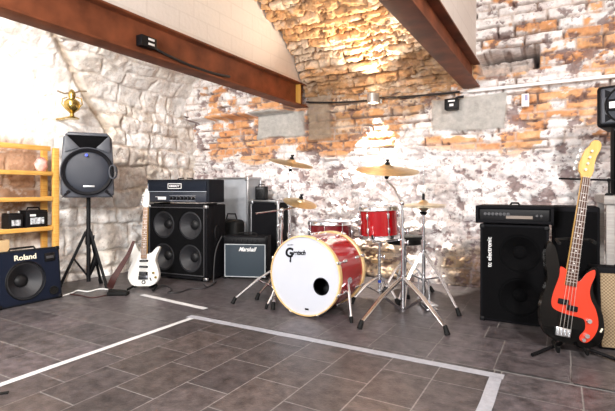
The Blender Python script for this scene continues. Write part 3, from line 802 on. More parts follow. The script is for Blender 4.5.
# ------------------------------------------------------------------ big stack
RZ = R_(7)
c0 = Vector((-3.338, 3.20, 0))
t = thing('speaker_cabinet', 'large black four speaker guitar cabinet with metal corners behind the white guitar', 'speaker cabinet', c0, RZ)
w, h, d = .735, .755, .33
open_cab(t, w, h, d, M['tolex'], z0=.02)
baffle(t, w-.03, h-.05, h/2+.01, [(x, z, .138) for x in (-.165, .165) for z in (.55, .225)], M['grille'], .002, 'grille_cloth')
b = B(); ww, hh = w-.06, h-.09
for (cx_, cz_, sx, sz) in ((0, h/2+.015+hh/2, ww, .008), (0, h/2+.015-hh/2, ww, .008), (-ww/2, h/2+.015, .008, hh), (ww/2, h/2+.015, .008, hh)):
    b.box((cx_, -.004, cz_), (sx, .012, sz), None, .002)
b.build('piping', mat('dark_piping', (.05, .05, .055), .4), t)
for sx in (-.165, .165):
    for z in (.55, .225):
        driver(t, sx, z, .139, .010, ('cone', 'dust'))
for sx in (-1, 1):
    for z in (.03, h-.02):
        B().box((sx*(w/2-.020), .014, z), (.046, .04, .036), None, .012, 3).build('corner', M['alu'], t, 'metal corner')
for sx in (-1, 1):
    B().box((sx*.30, .06, .008), (.06, .05, .018), None, .004).build('foot', M['rubber'], t)
    B().box((sx*.30, .27, .008), (.06, .05, .018), None, .004).build('foot', M['rubber'], t)
B().lathe([(0, -.006), (.075, -.006), (.07, .006), (0, .004)], Matrix.Translation((w/2+.002, d/2, h*.62)) @ Matrix.Rotation(PI/2, 4, 'Y'), 24, 1, .55).build('side_handle', M['blackp'], t)
def RL(o, x, y, rz): return (o.x+x*math.cos(rz)-y*math.sin(rz), o.y+x*math.sin(rz)+y*math.cos(rz))
t = thing('amplifier_head', 'black guitar amplifier head with white framed nameplate on the large cabinet', 'amplifier', (*RL(c0, 0, .012, RZ), h+.001), RZ)
w2, h2, d2 = .765, .25, .27
B().box((0, d2/2, h2/2+.01), (w2, d2, h2-.02), None, .010, 3).build('cabinet', M['tolexb'], t)
B().box((0, -.003, .178), (w2-.05, .01, .095), None, .002).build('grille_cloth', mat('navy_cloth', (.006, .009, .017), .8, spec=.2, bump=.5, bscale=400), t)
B().box((0, -.006, .128), (w2-.05, .008, .006)).build('piping', mat('piping_grey', (.34, .37, .42), .5), t, 'pale piping')
B().box((0, -.004, .072), (w2-.05, .01, .088), None, .002).build('control_panel', mat('panel_black', (.02, .024, .035), .35), t)
fr = B()
for (cx_, cz_, sx, sz) in ((0, .207, .165, .006), (0, .160, .165, .006), (-.081, .1835, .006, .05), (.081, .1835, .006, .05)): fr.box((cx_-.02, -.012, cz_), (sx, .006, sz))
npl = B().box((-.02, -.010, .1835), (.16, .006, .046)).build('nameplate', M['ink'], t, 'black nameplate in a white frame')
fr.build('nameplate_frame', M['white'], npl)
text('logo', 'HIWATT', M['white'], npl, (-.02, -.0145, .1835), .125, bold=.03, hscale=.8)
b = B(); b.box((-.18, -.011, .060), (.10, .004, .028)); b.box((-.20, -.0125, .074), (.13, .003, .004)); b.build('input_panel', M['white'], t, 'white input panel')
for k in range(7):
    T = Matrix.Translation((-.06+.045*k, -.009, .062)) @ Matrix.Rotation(PI/2, 4, 'X')
    kn = B().lathe([(.016, 0), (.016, .006), (.011, .016), (0, .017)], T, 18).build('knob', M['blackp'], t)
    B().torus(T, .017, .0016, 20, 6).build('dial_ring', M['alu'], kn)
b = B(); b.box((.075, -.0105, .087), (.32, .002, .003)); b.box((.075, -.0105, .036), (.32, .002, .003)); b.build('panel_line', mat('panel_print', (.4, .42, .46), .5), t)
for sx in (-1, 1): B().tube([(sx*.10, d2*.5, h2), (sx*.09, d2*.5, h2+.012), (sx*.02, d2*.5, h2+.016)], .006).build('handle_strap', M['rubber'], t)
for sx in (-1, 1): B().box((sx*.3, .13, .005), (.05, .2, .012), None, .003).build('foot', M['rubber'], t)
B().box((-w2/2+.012, .004, .11), (.012, .014, .20), None, .004).build('edge_trim', mat('edge_grey', (.22, .24, .28), .4), t)

# small combo
RM = R_(22)
c1 = Vector((-2.765, 3.575, 0))
t = thing('combo_amplifier', 'small guitar combo amplifier with blue grey grille and white script logo', 'amplifier', c1, RM)
w, h, d = .455, .435, .20
B().box((0, d/2, h/2+.008), (w, d, h-.016), None, .010, 3).build('cabinet', M['tolex'], t)
B().box((0, -.002, h/2-.03), (w-.04, .012, h-.115), None, .002).build('grille_cloth', M['marshallg'], t)
b = B()
for (cx_, cz_, sx, sz) in ((0, h-.085, w-.035, .006), (0, .026, w-.035, .006), (-w/2+.0195, h/2-.029, .006, h-.11), (w/2-.0195, h/2-.029, .006, h-.11)): b.box((cx_, -.008, cz_), (sx, .006, sz))
b.build('piping', mat('piping_white', (.55, .58, .60), .5), t)
text('logo', 'Marshall', M['white'], t, (.03, -.011, h-.132), .185, shear=.45, bold=.018, hscale=1.15)
B().box((0, -.001, h-.045), (w-.03, .010, .058), None, .003).build('control_panel', M['blackp'], t)
for k in range(6): B().lathe([(.010, 0), (.010, .005), (.007, .014), (0, .014)], Matrix.Translation((-.13+.05*k, -.005, h-.045)) @ Matrix.Rotation(PI/2, 4, 'X'), 14).build('knob', M['dust'], t)
B().tube([(-.10, d*.5, h-.005), (-.085, d*.5, h+.022), (.085, d*.5, h+.022), (.10, d*.5, h-.005)], .008).build('handle', M['rubber'], t)
for sx in (-1, 1): B().box((sx*.18, d/2, .005), (.04, .14, .012), None, .003).build('foot', M['rubber'], t)
corners(t, w, d, h, y0=-.002, s=.03)

# flight cases
def flight(name, x0, x1, y0, y1, h, m, label, group=None, lidline=None):
    t = thing(name, label, 'case', ((x0+x1)/2, y0, 0), 0, group)
    w = x1-x0; d = y1-y0
    B().box((0, d/2, h/2), (w-.012, d-.012, h-.006)).build('panel', m, t)
    for sx in (-1, 1):
        for y in (.012, d-.012):
            B().box((sx*(w/2-.011), y, h/2), (.024, .024, h-.002), None, .004).build('edge_profile', M['alu'], t)
    for z in (.012, h-.012):
        B().box((0, .008, z), (w-.02, .018, .024), None, .004).build('edge_profile', M['alu'], t)
        for sx in (-1, 1): B().box((sx*(w/2-.008), d/2, z), (.018, d-.03, .024), None, .004).build('edge_profile', M['alu'], t)
    for sx in (-1, 1):
        B().box((sx*(w/2-.022), .016, h-.022), (.05, .042, .05), None, .014, 3).build('ball_corner', M['alu'], t)
    if lidline: B().box((0, .004, lidline), (w-.03, .014, .02), None, .003).build('lid_profile', M['alu'], t)
    return t
flight('flight_case', -3.50, -3.0, 3.93, 4.19, 1.045, M['greycase'], 'tall pale grey flight case behind the amplifier head')
flight('flight_case', -2.975, -2.60, 3.93, 4.19, .79, M['tolex'], 'black flight case with aluminium edges behind the small combo amplifier')
t = thing('speaker_box', 'small black speaker box on the black flight case by the grey one', 'speaker box', (-2.90, 4.02, .791), R_(15))
B().box((0, .05, .075), (.12, .11, .15), None, .010).build('case', M['blackp'], t)
driver(t, 0, .055, .042, -.008)
B().box((0, -.006, .125), (.08, .006, .02), None, .002).build('badge', M['conel'], t)
B().tube([(-.04, .05, .15), (-.03, .05, .172), (.03, .05, .172), (.04, .05, .15)], .005).build('handle', M['rubber'], t)
t = thing('equipment_bag', 'black equipment bag squeezed between the big cabinet and grey flight case', 'bag', (-3.11, 3.70, 0), R_(4))
b = B(); b.box((0, .09, .29), (.26, .18, .58), None, .05, 4).build('bag_body', M['rubber'], t)
B().tube([(-.07, .09, .575), (-.05, .09, .64), (.05, .09, .64), (.07, .09, .575)], .008).build('handle', M['rubber'], t)

# ------------------------------------------------------------------ drum kit
def lugs(parent, R, zc, n, ln, T, name='lug', ph=0.):
    for i in range(n):
        a = 2*PI*(i+ph)/n
        Mx = T @ Matrix.Rotation(a, 4, 'Z') @ Matrix.Translation((R+.008, 0, zc))
        b = B(); b.box((0, 0, 0), (.020, .020, ln), None, .006, 3)
        bmesh.ops.transform(b.bm, matrix=Mx, verts=b.bm.verts[:]); b.build(name, M['chrome'], parent)
def rods(parent, R, z0, z1, n, T, ph=0., r=.003):
    for i in range(n):
        a = 2*PI*(i+ph)/n; x, y = R*math.cos(a), R*math.sin(a)
        B().cyl(T @ Vector((x, y, z0)), T @ Vector((x, y, z1)), r, n=8).build('tension_rod', M['chrome'], parent)

Rb, Lb = .286, .46
bd = thing('bass_drum', 'red bass drum with white front head and natural wood hoops', 'drum', (-1.580, 2.714, 0), 0)
T = Matrix.Translation((0, 0, Rb+.004)) @ Matrix.Rotation(-PI/2, 4, 'X')     # local z of T -> +Y (away from the viewer)
B().lathe([(.272, .03), (.276, .03), (.276, Lb-.03), (.272, Lb-.03), (.272, .03)], T, 72).build('shell', M['red'], bd)
B().lathe([(.271, .035), (.271, Lb-.035)], T, 48).build('shell_lining', M['inner'], bd)
for z in (0., Lb-.045):
    B().lathe([(.277, z), (.2845, z+.002), (.286, z+.005), (.286, z+.040), (.284, z+.045), (.277, z+.045), (.277, z)], T, 72).build('hoop', M['hoop'], bd)
# front head with an off-centre port
b = B(); bm = b.bm
def ring(cx, cz, r, n, y):
    vs = [bm.verts.new((cx+r*math.cos(2*PI*i/n), y, Rb+.004+cz+r*math.sin(2*PI*i/n))) for i in range(n)]
    return [bm.edges.new((vs[i], vs[(i+1) % n])) for i in range(n)]
e = ring(0, 0, .2775, 72, .012)+ring(.135, -.062, .058, 36, .012)
bmesh.ops.triangle_fill(bm, use_beauty=True, edges=e)
fh = b.build('front_head', M['skin'], bd, 'white front head')
B().torus(Matrix.Translation((.135, .011, Rb+.004-.062)) @ Matrix.Rotation(PI/2, 4, 'X'), .059, .0035, 40, 8).build('port_ring', M['ink'], fh)
B().lathe([(0, Lb-.02), (.277, Lb-.02), (.277, Lb-.024), (0, Lb-.024)], T, 48).build('rear_head', M['skin'], bd)
B().ball((.02, .30, .14), .12, (1.3, .8, .9)).build('damping_pillow', M['cone'], bd)
zc = Rb+.004
text('logo', 'G', M['ink'], fh, (-.125, .0105, zc+.158), .066, bold=.04, shear=.1, hscale=1.0)
text('logo', 'retsch', M['ink'], fh, (-.042, .0105, zc+.162), .105, bold=.035, shear=.3, roll=R_(3), hscale=1.15)
B().prism([(-.118, zc+.132), (-.108, zc+.132), (-.112, zc+.085), (-.124, zc+.090)], .009, .0115).build('logo_tail', M['ink'], fh)
text('small_print', 'THAT GREAT', M['ink'], fh, (-.118, .0105, zc+.212), .052, bold=.01, roll=R_(6))
B().box((.02, .0105, zc-.235), (.03, .002, .012)).build('maker_plate', M['ink'], fh)
n = 8; ph = .5
for i in range(n):
    a = 2*PI*(i+ph)/n
    for z, s in ((.02, 1), (Lb-.02, -1)):
        Mx = T @ Matrix.Rotation(a, 4, 'Z') @ Matrix.Translation((.289, 0, z))
        b = B(); b.box((0, 0, 0), (.010, .022, .050), None, .004, 2); bmesh.ops.transform(b.bm, matrix=Mx, verts=b.bm.verts[:]); b.build('hoop_claw', M['chrome'], bd)
lugs(bd, .276, .125, n, .055, T, ph=.5); lugs(bd, .276, Lb-.125, n, .055, T, ph=.5)
rods(bd, .291, .03, .13, n, T, .5, .0035); rods(bd, .291, Lb-.13, Lb-.03, n, T, .5, .0035)
for s in (-1, 1):
    b = B(); q0 = Vector((s*.272, .16, zc-.03)); q1 = Vector((s*.345, .05, .03))
    b.tube([q0, q1], .009); b.cyl(q0-Vector((s*.004, 0, 0)), q0+Vector((s*.02, -.01, 0)), .024); b.tube([q0.lerp(q1, .3), q0.lerp(q1, .62)], .012)
    o = b.build('spur', M['chrome'], bd)
    B().cyl(q1+Vector((0, 0, .01)), q1+Vector((s*.008, -.012, -.03)), .013, .011).build('rubber_foot', M['rubber'], o)

def tom(name, label, u, v_top, yc, dia, depth, m, tilt=(0, 0), legs=False, n=6, ph=.3, floor_z=None):
    c = W(u, v_top, yc); R = dia/2
    zb = c.z-depth
    loc = (c.x, c.y, 0 if legs else zb)
    t = thing(name, label, 'drum', loc, (tilt[0], tilt[1], 0))
    T = Matrix.Translation((0, 0, zb if legs else 0))
    B().lathe([(R-.006, .01), (R, .01), (R, depth-.01), (R-.006, depth-.01), (R-.006, .01)], T, 56).build('shell', m, t)
    B().lathe([(0, depth-.004), (R-.004, depth-.004), (R+.002, depth-.010)], T, 48).build('batter_head', M['skin'], t, 'white drum head')
    B().lathe([(0, .004), (R-.004, .004), (R+.002, .010)], T, 48).build('resonant_head', M['skin'], t, 'white drum head')
    for z0, z1 in ((depth-.026, depth+.010), (-.010, .026)):
        B().lathe([(R+.003, z0), (R+.013, z0+.002), (R+.009, z0+.008), (R+.009, z1-.004), (R+.013, z1-.002), (R+.004, z1), (R+.003, z0)], T, 56).build('hoop', M['chrome'], t)
    lugs(t, R, depth*.5 if depth < .2 else depth*.73, n, .045, T, ph=ph)
    if depth >= .2: lugs(t, R, depth*.27, n, .045, T, ph=ph)
    rods(t, R+.010, .0, depth, n, T, ph)
    if legs:
        for i in range(3):
            a = 2*PI*(i+.25)/3; x, y = (R+.026)*math.cos(a), (R+.026)*math.sin(a)
            lg = B().tube([(x, y, .02), (x, y, zb+depth*.6)], .006).build('leg', M['chrome'], t)
            B().cyl((x, y, 0), (x, y, .035), .014, .010).build('rubber_foot', M['rubber'], lg)
            B().box((x*.985, y*.985, zb+depth*.45), (.034, .034, .05), Euler((0, 0, a)), .006).build('leg_bracket', M['chrome'], t)
    return c, zb
tom('floor_tom', 'dark red floor tom half hidden behind the bass drum', 330, 221.5, 4.05, .39, .36, M['dred'], legs=True, n=8)
tc_, tzb = tom('rack_tom', 'small bright red tom drum held on a chrome stand under the ride cymbal', 379.5, 207, 3.62, .305, .245, M['red'], (R_(2), R_(-2)))

# tom stand
feet = lambda pole, pts: [(q.x-pole.x, q.y-pole.y) for q in pts]
pole = Vector((tc_.x, tc_.y, 0))
t = thing('tom_stand', 'chrome basket stand with folded legs under the small red tom', 'stand', pole, 0)
B().cyl((0, 0, .05), (0, 0, .36), .012).build('lower_tube', M['chrome'], t)
B().cyl((0, 0, .34), (0, 0, tzb-.05), .009).build('upper_tube', M['chrome'], t)
B().cyl((0, 0, .335), (0, 0, .375), .018).build('clamp', M['chrome'], t)
B().cyl((0, 0, .145), (0, 0, .165), .0135).build('band', M['blue'], t, 'blue band')
tripod(t, .19, feet(pole, [W(352, 303, 3.5), W(398, 306, 3.45), W(388, 289, 3.95)]), base_z=.07)
for i in range(3):
    a = 2*PI*i/3+.6
    d_ = Vector((math.cos(a), math.sin(a), 0))
    b = B(); b.tube([Vector((0, 0, tzb-.05)), d_*.09+Vector((0, 0, tzb-.035)), d_*.186+Vector((0, 0, tzb-.022)), d_*.194+Vector((0, 0, tzb+.03))], .006)
    o = b.build('basket_arm', M['chrome'], t); B().cyl(d_*.194+Vector((0, 0, tzb+.0)), d_*.194+Vector((0, 0, tzb+.034)), .008).build('rubber_grip', M['rubber'], o)
wing(t, (.015, 0, .355), (1, -.5, 0))

def cymbal(name, label, c, dia, tilt, group, bow=.016, flip=False):
    R = dia/2
    t = thing(name, label, 'cymbal', c, tilt, group)
    s = -1 if flip else 1
    pr = [(R, 0), (R*.8, bow*.30*s), (R*.55, bow*.62*s), (R*.30, bow*.86*s), (R*.235, bow*s), (R*.19, (bow+.012)*s), (R*.12, (bow+.021)*s), (.008, (bow+.025)*s)]
    lo = [(r, z-.0016) for r, z in pr[::-1]]
    b = B(); b.lathe(pr+lo+[pr[0]], Matrix(), 64); o = b.build('cymbal_plate', M['cymbal'], t)
    return t
def nuts(parent, c, tilt, bow=.016, up=.05):
    Rm = Euler(tilt).to_matrix(); k = Vector(c)
    z = lambda h: k+Rm @ Vector((0, 0, h))
    B().cyl(z(bow+.024), z(bow+.040), .019, .017).build('felt', M['rubber'], parent)
    B().cyl(z(-.012), z(bow+.016), .016, .012).build('sleeve', M['rubber'], parent)
    b = B(); b.cyl(z(-.03), z(bow+up), .004); b.build('threaded_rod', M['chrome'], parent)
    b = B(); b.cyl(z(bow+.040), z(bow+.054), .010); b.box(z(bow+.056), (.034, .008, .014), None, .003); b.build('wing_nut', M['blackp'], parent)
    return z(-.03)

# left straight stand + crash
pole = G(289, 291)
cc = W(291, 163.5, pole.dot(Vector((-sn, cs, 0))))
tl = (R_(6), R_(14), R_(10))
cymbal('crash_cymbal', 'tilted crash cymbal highest on the left of the drum kit', cc, .40, tl, 'cymbals of the drum kit')
t = thing('cymbal_stand', 'straight chrome cymbal stand left of the bass drum holding the highest crash', 'stand', (pole.x, pole.y, 0), 0, 'cymbal stands')
loc = Vector((pole.x, pole.y, 0))
e = nuts(t, cc-loc, tl)
B().cyl((0, 0, .05), (0, 0, .50), .0125).build('lower_tube', M['chrome'], t)
B().cyl((0, 0, .48), (0, 0, .78), .0100).build('middle_tube', M['chrome'], t)
B().tube([(0, 0, .76), e-Vector((0, 0, .05)), e], .0065).build('upper_tube', M['chrome'], t)
B().ball(e-Vector((0, 0, .03)), .016).build('tilter', M['blackp'], t)
for z in (.50, .78): B().cyl((0, 0, z-.02), (0, 0, z+.02), .018).build('clamp', M['chrome'], t); wing(t, (.012, 0, z), (.6, -1, 0))
tripod(t, .24, feet(loc, [G(257, 300), W(300, 287, 4.1), W(312, 296, 3.72)]), base_z=.06)

# left boom stand + splash
pole = G(281, 298.5)
yb = pole.dot(Vector((-sn, cs, 0)))
loc = Vector((pole.x, pole.y, 0))
c2 = W(300, 203, yb+.05); tl = (R_(8), R_(17), R_(5))
cymbal('splash_cymbal', 'smaller tilted cymbal low on a boom beside the bass drum', c2, .29, tl, 'cymbals of the drum kit')
t = thing('cymbal_stand', 'chrome boom cymbal stand in front of the combo amplifier with horizontal arm', 'stand', loc, 0, 'cymbal stands')
e = nuts(t, c2-loc, tl)
k0 = W(282, 210, yb)-loc; k1 = W(255.5, 213.5, yb-.08)-loc
B().cyl((0, 0, .05), (0, 0, .46), .0125).build('lower_tube', M['chrome'], t)
B().cyl((0, 0, .44), (k0.x, k0.y, k0.z), .0100).build('upper_tube', M['chrome'], t)
B().tube([k1, k0, e], .0065).build('boom_arm', M['chrome'], t)
B().ball(k0, .020).build('boom_tilter', M['chrome'], t)
B().ball(e, .014).build('tilter', M['blackp'], t)
for z in (.46, .60): B().cyl((0, 0, z-.025), (0, 0, z+.025), .020).build('clamp', M['chrome'], t); wing(t, (.012, 0, z), (-.8, -1, 0))
B().box(k0+Vector((.0, -.02, -.05)), (.035, .035, .06), None, .008).build('ratchet', M['chrome'], t)
tripod(t, .27, feet(loc, [G(233, 304), G(273, 310), W(296, 291, 3.95)]), base_z=.07)

# ride on heavy stand
pole = G(403, 314)
yr = pole.dot(Vector((-sn, cs, 0))); loc = Vector((pole.x, pole.y, 0))
c3 = W(387, 170.5, yr+.12); tl = (R_(12), R_(1), R_(29.7))
cymbal('ride_cymbal', 'large flat ride cymbal right above the small red tom', c3, .475, tl, 'cymbals of the drum kit', bow=.022)
t = thing('cymbal_stand', 'heavy chrome double braced cymbal stand in front of the hi-hat', 'stand', loc, 0, 'cymbal stands')
e = nuts(t, c3-loc, tl, bow=.022)
kk = W(402, 203, yr)-loc
B().cyl((0, 0, .02), (0, 0, .52), .0135).build('lower_tube', M['chrome'], t)
B().cyl((0, 0, .50), kk, .0105).build('upper_tube', M['chrome'], t)
B().tube([kk, kk.lerp(e, .5)+Vector((0, 0, .005)), e-Vector((0, 0, .05)), e], .007).build('boom_arm', M['chrome'], t)
B().ball(e-Vector((0, 0, .02)), .018).build('tilter', M['blackp'], t)
B().ball(kk, .019).build('boom_tilter', M['chrome'], t)
for z in (.52, .60): B().cyl((0, 0, z-.025), (0, 0, z+.02), .021).build('clamp', M['chrome'], t); wing(t, (.012, 0, z), (1, -.7, 0))
tripod(t, .262, feet(loc, [G(360, 329), G(447, 335), W(408, 297, 3.66)]), base_z=.035, leg_r=.013, br=.0075)

# hi-hat
pole = G(423.5, 303); yh = pole.dot(Vector((-sn, cs, 0))); loc = Vector((pole.x, pole.y, 0))
zh = W(424, 206, yh).z
hc = Vector((loc.x, loc.y, zh))
cymbal('hi_hat_cymbal', 'upper cymbal of the hi-hat pair right of the red tom', hc+Vector((0, 0, .010)), .35, (R_(1), 0, 0), 'hi-hat cymbals', .014)
cymbal('hi_hat_cymbal', 'lower cymbal of the hi-hat pair facing down right of the red tom', hc-Vector((0, 0, .004)), .35, (0, 0, 0), 'hi-hat cymbals', .014, True)
t = thing('hi_hat_stand', 'chrome hi-hat stand with foot pedal and thin top rod', 'stand', loc, 0)
B().cyl((0, 0, .05), (0, 0, .48), .0125).build('lower_tube', M['chrome'], t)
B().cyl((0, 0, .46), (0, 0, zh-.05), .0105).build('upper_tube', M['chrome'], t)
B().cyl((0, 0, zh-.07), (0, 0, zh-.045), .022, .034).build('seat_cup', M['blackp'], t)
B().cyl((0, 0, zh-.05), (0, 0, 1.10), .0038).build('pull_rod', M['chrome'], t)
B().cyl((0, 0, zh+.05), (0, 0, zh+.10), .011).build('clutch', M['blackp'], t)
B().cyl((0, 0, .45), (0, 0, .50), .020).build('clamp', M['chrome'], t); wing(t, (.012, 0, .47), (1, -.4, 0))
tripod(t, .40, feet(loc, [G(459, 316), W(397, 309, 3.42), W(424, 290, 3.90)]), base_z=.19)
pd = Vector((.5, -.86, 0)).normalized()
B().box(Vector((0, 0, .03))+pd*.13, (.085, .25, .014), Euler((R_(-6), 0, R_(30))), .004).build('foot_pedal', M['alu'], t)
B().box(Vector((0, 0, .010))+pd*.10, (.09, .30, .010), Euler((0, 0, R_(30))), .004).build('pedal_base', M['chrome'], t)
b = B(); b.tube([(-.045, 0, .02), (-.04, 0, .19), (.04, 0, .19), (.045, 0, .02)], .008); b.build('pedal_frame', M['chrome'], t)

# throne
p = W(405, 241, 4.0); loc = Vector((p.x, p.y, 0))
t = thing('drum_throne', 'black round drum stool behind the red tom stand', 'stool', loc, 0)
B().lathe([(0, .415), (.15, .415), (.165, .425), (.168, .465), (.155, .485), (.10, .492), (0, .494)], n=40).build('seat', M['rubber'], t)
B().cyl((0, 0, .10), (0, 0, .416), .014).build('post', M['chrome'], t)
tripod(t, .27, [(.24, .02), (-.14, .20), (-.12, -.22)], base_z=.09)

# ------------------------------------------------------------------ right side: bass rig
c2_ = Vector((-.272, 3.26, 0)); RT = R_(1)
t = thing('speaker_cabinet', 'tall black bass cabinet with white sideways lettering on the right', 'speaker cabinet', c2_, RT)
w, h, d = .42, .665, .36
open_cab(t, w, h, d, M['tolex'], z0=.008)
baffle(t, w-.03, h-.035, h/2+.003, [(.035, .475, .128), (.035, .185, .128)], M['grille'], -.002, 'grille')
for z in (.475, .185): driver(t, .035, z, .129, .006, ('grille', 'grille'))
text('logo', 'tc electronic', M['white'], t, (-.150, -.004, .475), .205, roll=R_(90), bold=.012)
corners(t, w, d, h, y0=-.004)
for sx in (-1, 1): B().box((sx*.16, d/2, .005), (.05, .28, .012), None, .003).build('foot', M['rubber'], t)
t = thing('amplifier_head', 'flat black bass amplifier head with small display lying on the tall bass cabinet', 'amplifier', (*RL(c2_, .0, -.02, RT), h+.003), RT)
w2, h2, d2 = .475, .125, .33
b = B()
b.box((0, d2/2, h2-.010), (w2, d2, .02), None, .005); b.box((0, d2/2, .018), (w2, d2, .02), None, .005)
for s in (-1, 1): b.box((s*(w2/2-.010), d2/2, h2/2), (.02, d2, h2-.01), None, .005)
b.box((0, d2*.6, h2/2), (w2-.02, d2*.6, h2-.02)); b.build('rack_sleeve', M['tolex'], t)
fp = B().box((0, .030, h2/2), (w2-.05, .03, h2-.045), None, .003).build('front_panel', M['blackp'], t)
B().box((.035, .0135, h2*.40), (.16, .004, .020), None).build('display', mat('panel_warm', (.20, .16, .13), .4), fp, 'pale display strip')
for k in range(7): B().lathe([(.011, 0), (.010, .014), (0, .015)], Matrix.Translation((-.175+.024*k, .016, h2*.55)) @ Matrix.Rotation(PI/2, 4, 'X'), 14).build('knob', M['conel'], fp)
for x in (.14, .165): B().lathe([(.008, 0), (.008, .008), (0, .008)], Matrix.Translation((x, .016, h2*.5)) @ Matrix.Rotation(PI/2, 4, 'X'), 12).build('jack_socket', M['conel'], fp)
B().tube([(-.03, d2*.5, h2-.002), (-.02, d2*.5, h2+.016), (.02, d2*.5, h2+.016), (.03, d2*.5, h2-.002)], .007).build('handle', M['rubber'], t)
for s in (-1, 1): B().box((s*.18, .16, .003), (.03, .2, .010)).build('foot', M['rubber'], t)
t = thing('speaker_cabinet', 'plain black cabinet standing in shadow between bass cabinet and grey table', 'speaker cabinet', (.085, 3.36, 0), 0)
B().box((0, .2, .40), (.27, .40, .78), None, .010).build('cabinet', M['tolex'], t)
B().box((0, -.002, .40), (.24, .012, .72), None, .004).build('grille', M['grille'], t)
for s in (-1, 1): B().box((s*.06, .2, .006), (.03, .3, .014)).build('foot', M['rubber'], t)

# bass guitar
rotb = (R_(-7), R_(10.5), R_(20))
p = W(563, 332, 2.43)-Euler(rotb).to_matrix() @ Vector((0, 0, .06))
t = thing('bass_guitar', 'black bass guitar with orange red pickguard on a floor stand at the right', 'guitar', p, rotb)
def bl_(q):
    k = .00188; a = R_(10.2); out = []
    for zx, zy in q:
        dx, dz = (zx-97)*k, -(zy-255)*k
        out.append((dx*math.cos(a)-dz*math.sin(a), dx*math.sin(a)+dz*math.cos(a)+.06, 0))
    return out
OB = bl_([(120, 289), (160, 296), (192, 287), (208, 250), (206, 200), (190, 160), (183, 132), (187, 105), (198, 78), (191, 66), (174, 75), (156, 97), (143, 104), (100, 96), (96, 70), (90, 25), (80, -3), (68, -6), (58, 25), (59, 75), (60, 110), (48, 145), (38, 190), (39, 235), (56, 268), (85, 282)])
ol = [(v.x, v.y) for v in spline(OB, 4)]
B().prism(ol, 0, .042, .009, 3).build('body', M['gblack'], t)
PB = bl_([(98, 66), (93, 95), (76, 138), (68, 170), (75, 190), (110, 204), (148, 213), (157, 222), (156, 245), (142, 262), (141, 274), (152, 282), (168, 276), (187, 250), (193, 220), (187, 185), (175, 155), (176, 125), (189, 95), (192, 77), (186, 74), (168, 85), (152, 104), (143, 108), (140, 90), (120, 80)])
pg = [(v.x, v.y) for v in spline(PB, 3)]
B().prism(pg, -.0035, .001, .0006, 1).build('pickguard', M['guard'], t, 'orange red pickguard')
KN = [q[:2] for q in bl_([(166, 220), (158, 262), (150, 274), (200, 245)])]
guitar_neck(t, .315, .93, .060, .040, M['rosewood'], M['maple'], -.008, 20, .865)
hs = [(-.020, .908), (.020, .908), (.026, .925), (.036, .95), (.034, .99), (.040, 1.04), (.052, 1.075), (.058, 1.105), (.045, 1.130), (.018, 1.132), (.002, 1.115), (-.004, 1.09), (-.020, 1.075), (-.034, 1.03), (-.044, .975), (-.040, .94), (-.026, .925)]
hs2 = [(v.x, v.y+.02) for v in spline([(x, z, 0) for x, z in hs], 3)]
B().prism(hs2, -.004, .012, .002).build('headstock', M['maple'], t, 'maple headstock')
for k in range(4):
    z = .972+.037*k; x = -.034+.006*k
    b = B(); b.cyl((x+.022, -.004, z), (x+.022, -.020, z), .007); b.cyl((x+.01, .006, z), (x-.022, .006, z), .004); b.box((x-.028, .006, z), (.016, .006, .024), None, .003); b.build('tuning_peg', M['nickel'], t)
for (x0, z) in ((-.024, .222), (.026, .196)):
    B().box((x0, -.008, z), (.054, .014, .030), None, .004).build('pickup', M['ink'], t)
br = B().box((-.002, -.006, .060), (.078, .014, .046), None, .004).build('bridge', M['nickel'], t)
for k in range(4): B().cyl((-.030+.019*k, -.016, .045), (-.030+.019*k, -.016, .078), .006).build('saddle', M['chrome'], br)
for (x, z) in KN[:2]: B().cyl((x, -.003, z), (x, -.022, z), .014, .012).build('knob', M['chrome'], t)
B().cyl((KN[2][0], -.003, KN[2][1]), (KN[2][0], -.014, KN[2][1]), .010).build('jack_socket', M['chrome'], t)
for k in range(4):
    f = (k-1.5)/3
    B().cyl((f*.057, -.022, .06), (f*.032, -.017, .935), .0014, n=6).build('string', M['nickel'], t)
B().box((KN[3][0], -.002, KN[3][1]), (.008, .003, .024), Euler((0, R_(20), 0))).build('sticker', M['cream'], t, 'small cream sticker')
# stand for the bass
s = thing('guitar_stand', 'black tubular stand holding the bass guitar by its neck', 'stand', (p.x+.02, p.y+.13, 0), R_(16))
B().tube([(0, 0, .16), (.06, .05, .62)], .011).build('upright', M['blackp'], s)
b = B(); b.tube([(-.045, -.05, .60), (-.045, .01, .615), (.06, .05, .62), (.13, .01, .615), (.13, -.06, .61)], .010); b.build('yoke', M['rubber'], s)
b = B(); b.tube([(0, 0, .16), (-.03, -.02, .03), (-.22, -.20, .012)], .010); b.build('leg', M['blackp'], s)
b = B(); b.tube([(0, 0, .16), (.05, -.03, .03), (.24, -.24, .012)], .010); b.build('leg', M['blackp'], s)
b = B(); b.tube([(0, 0, .16), (.0, .08, .03), (.02, .2, .012)], .010); b.build('leg', M['blackp'], s)
for q in (-.075, .065):
    b = B(); b.tube([(0, 0, .12), (q, -.04, .040), (q-.01, -.17, .030), (q-.01, -.18, .06)], .009); b.build('cradle', M['rubber'], s)

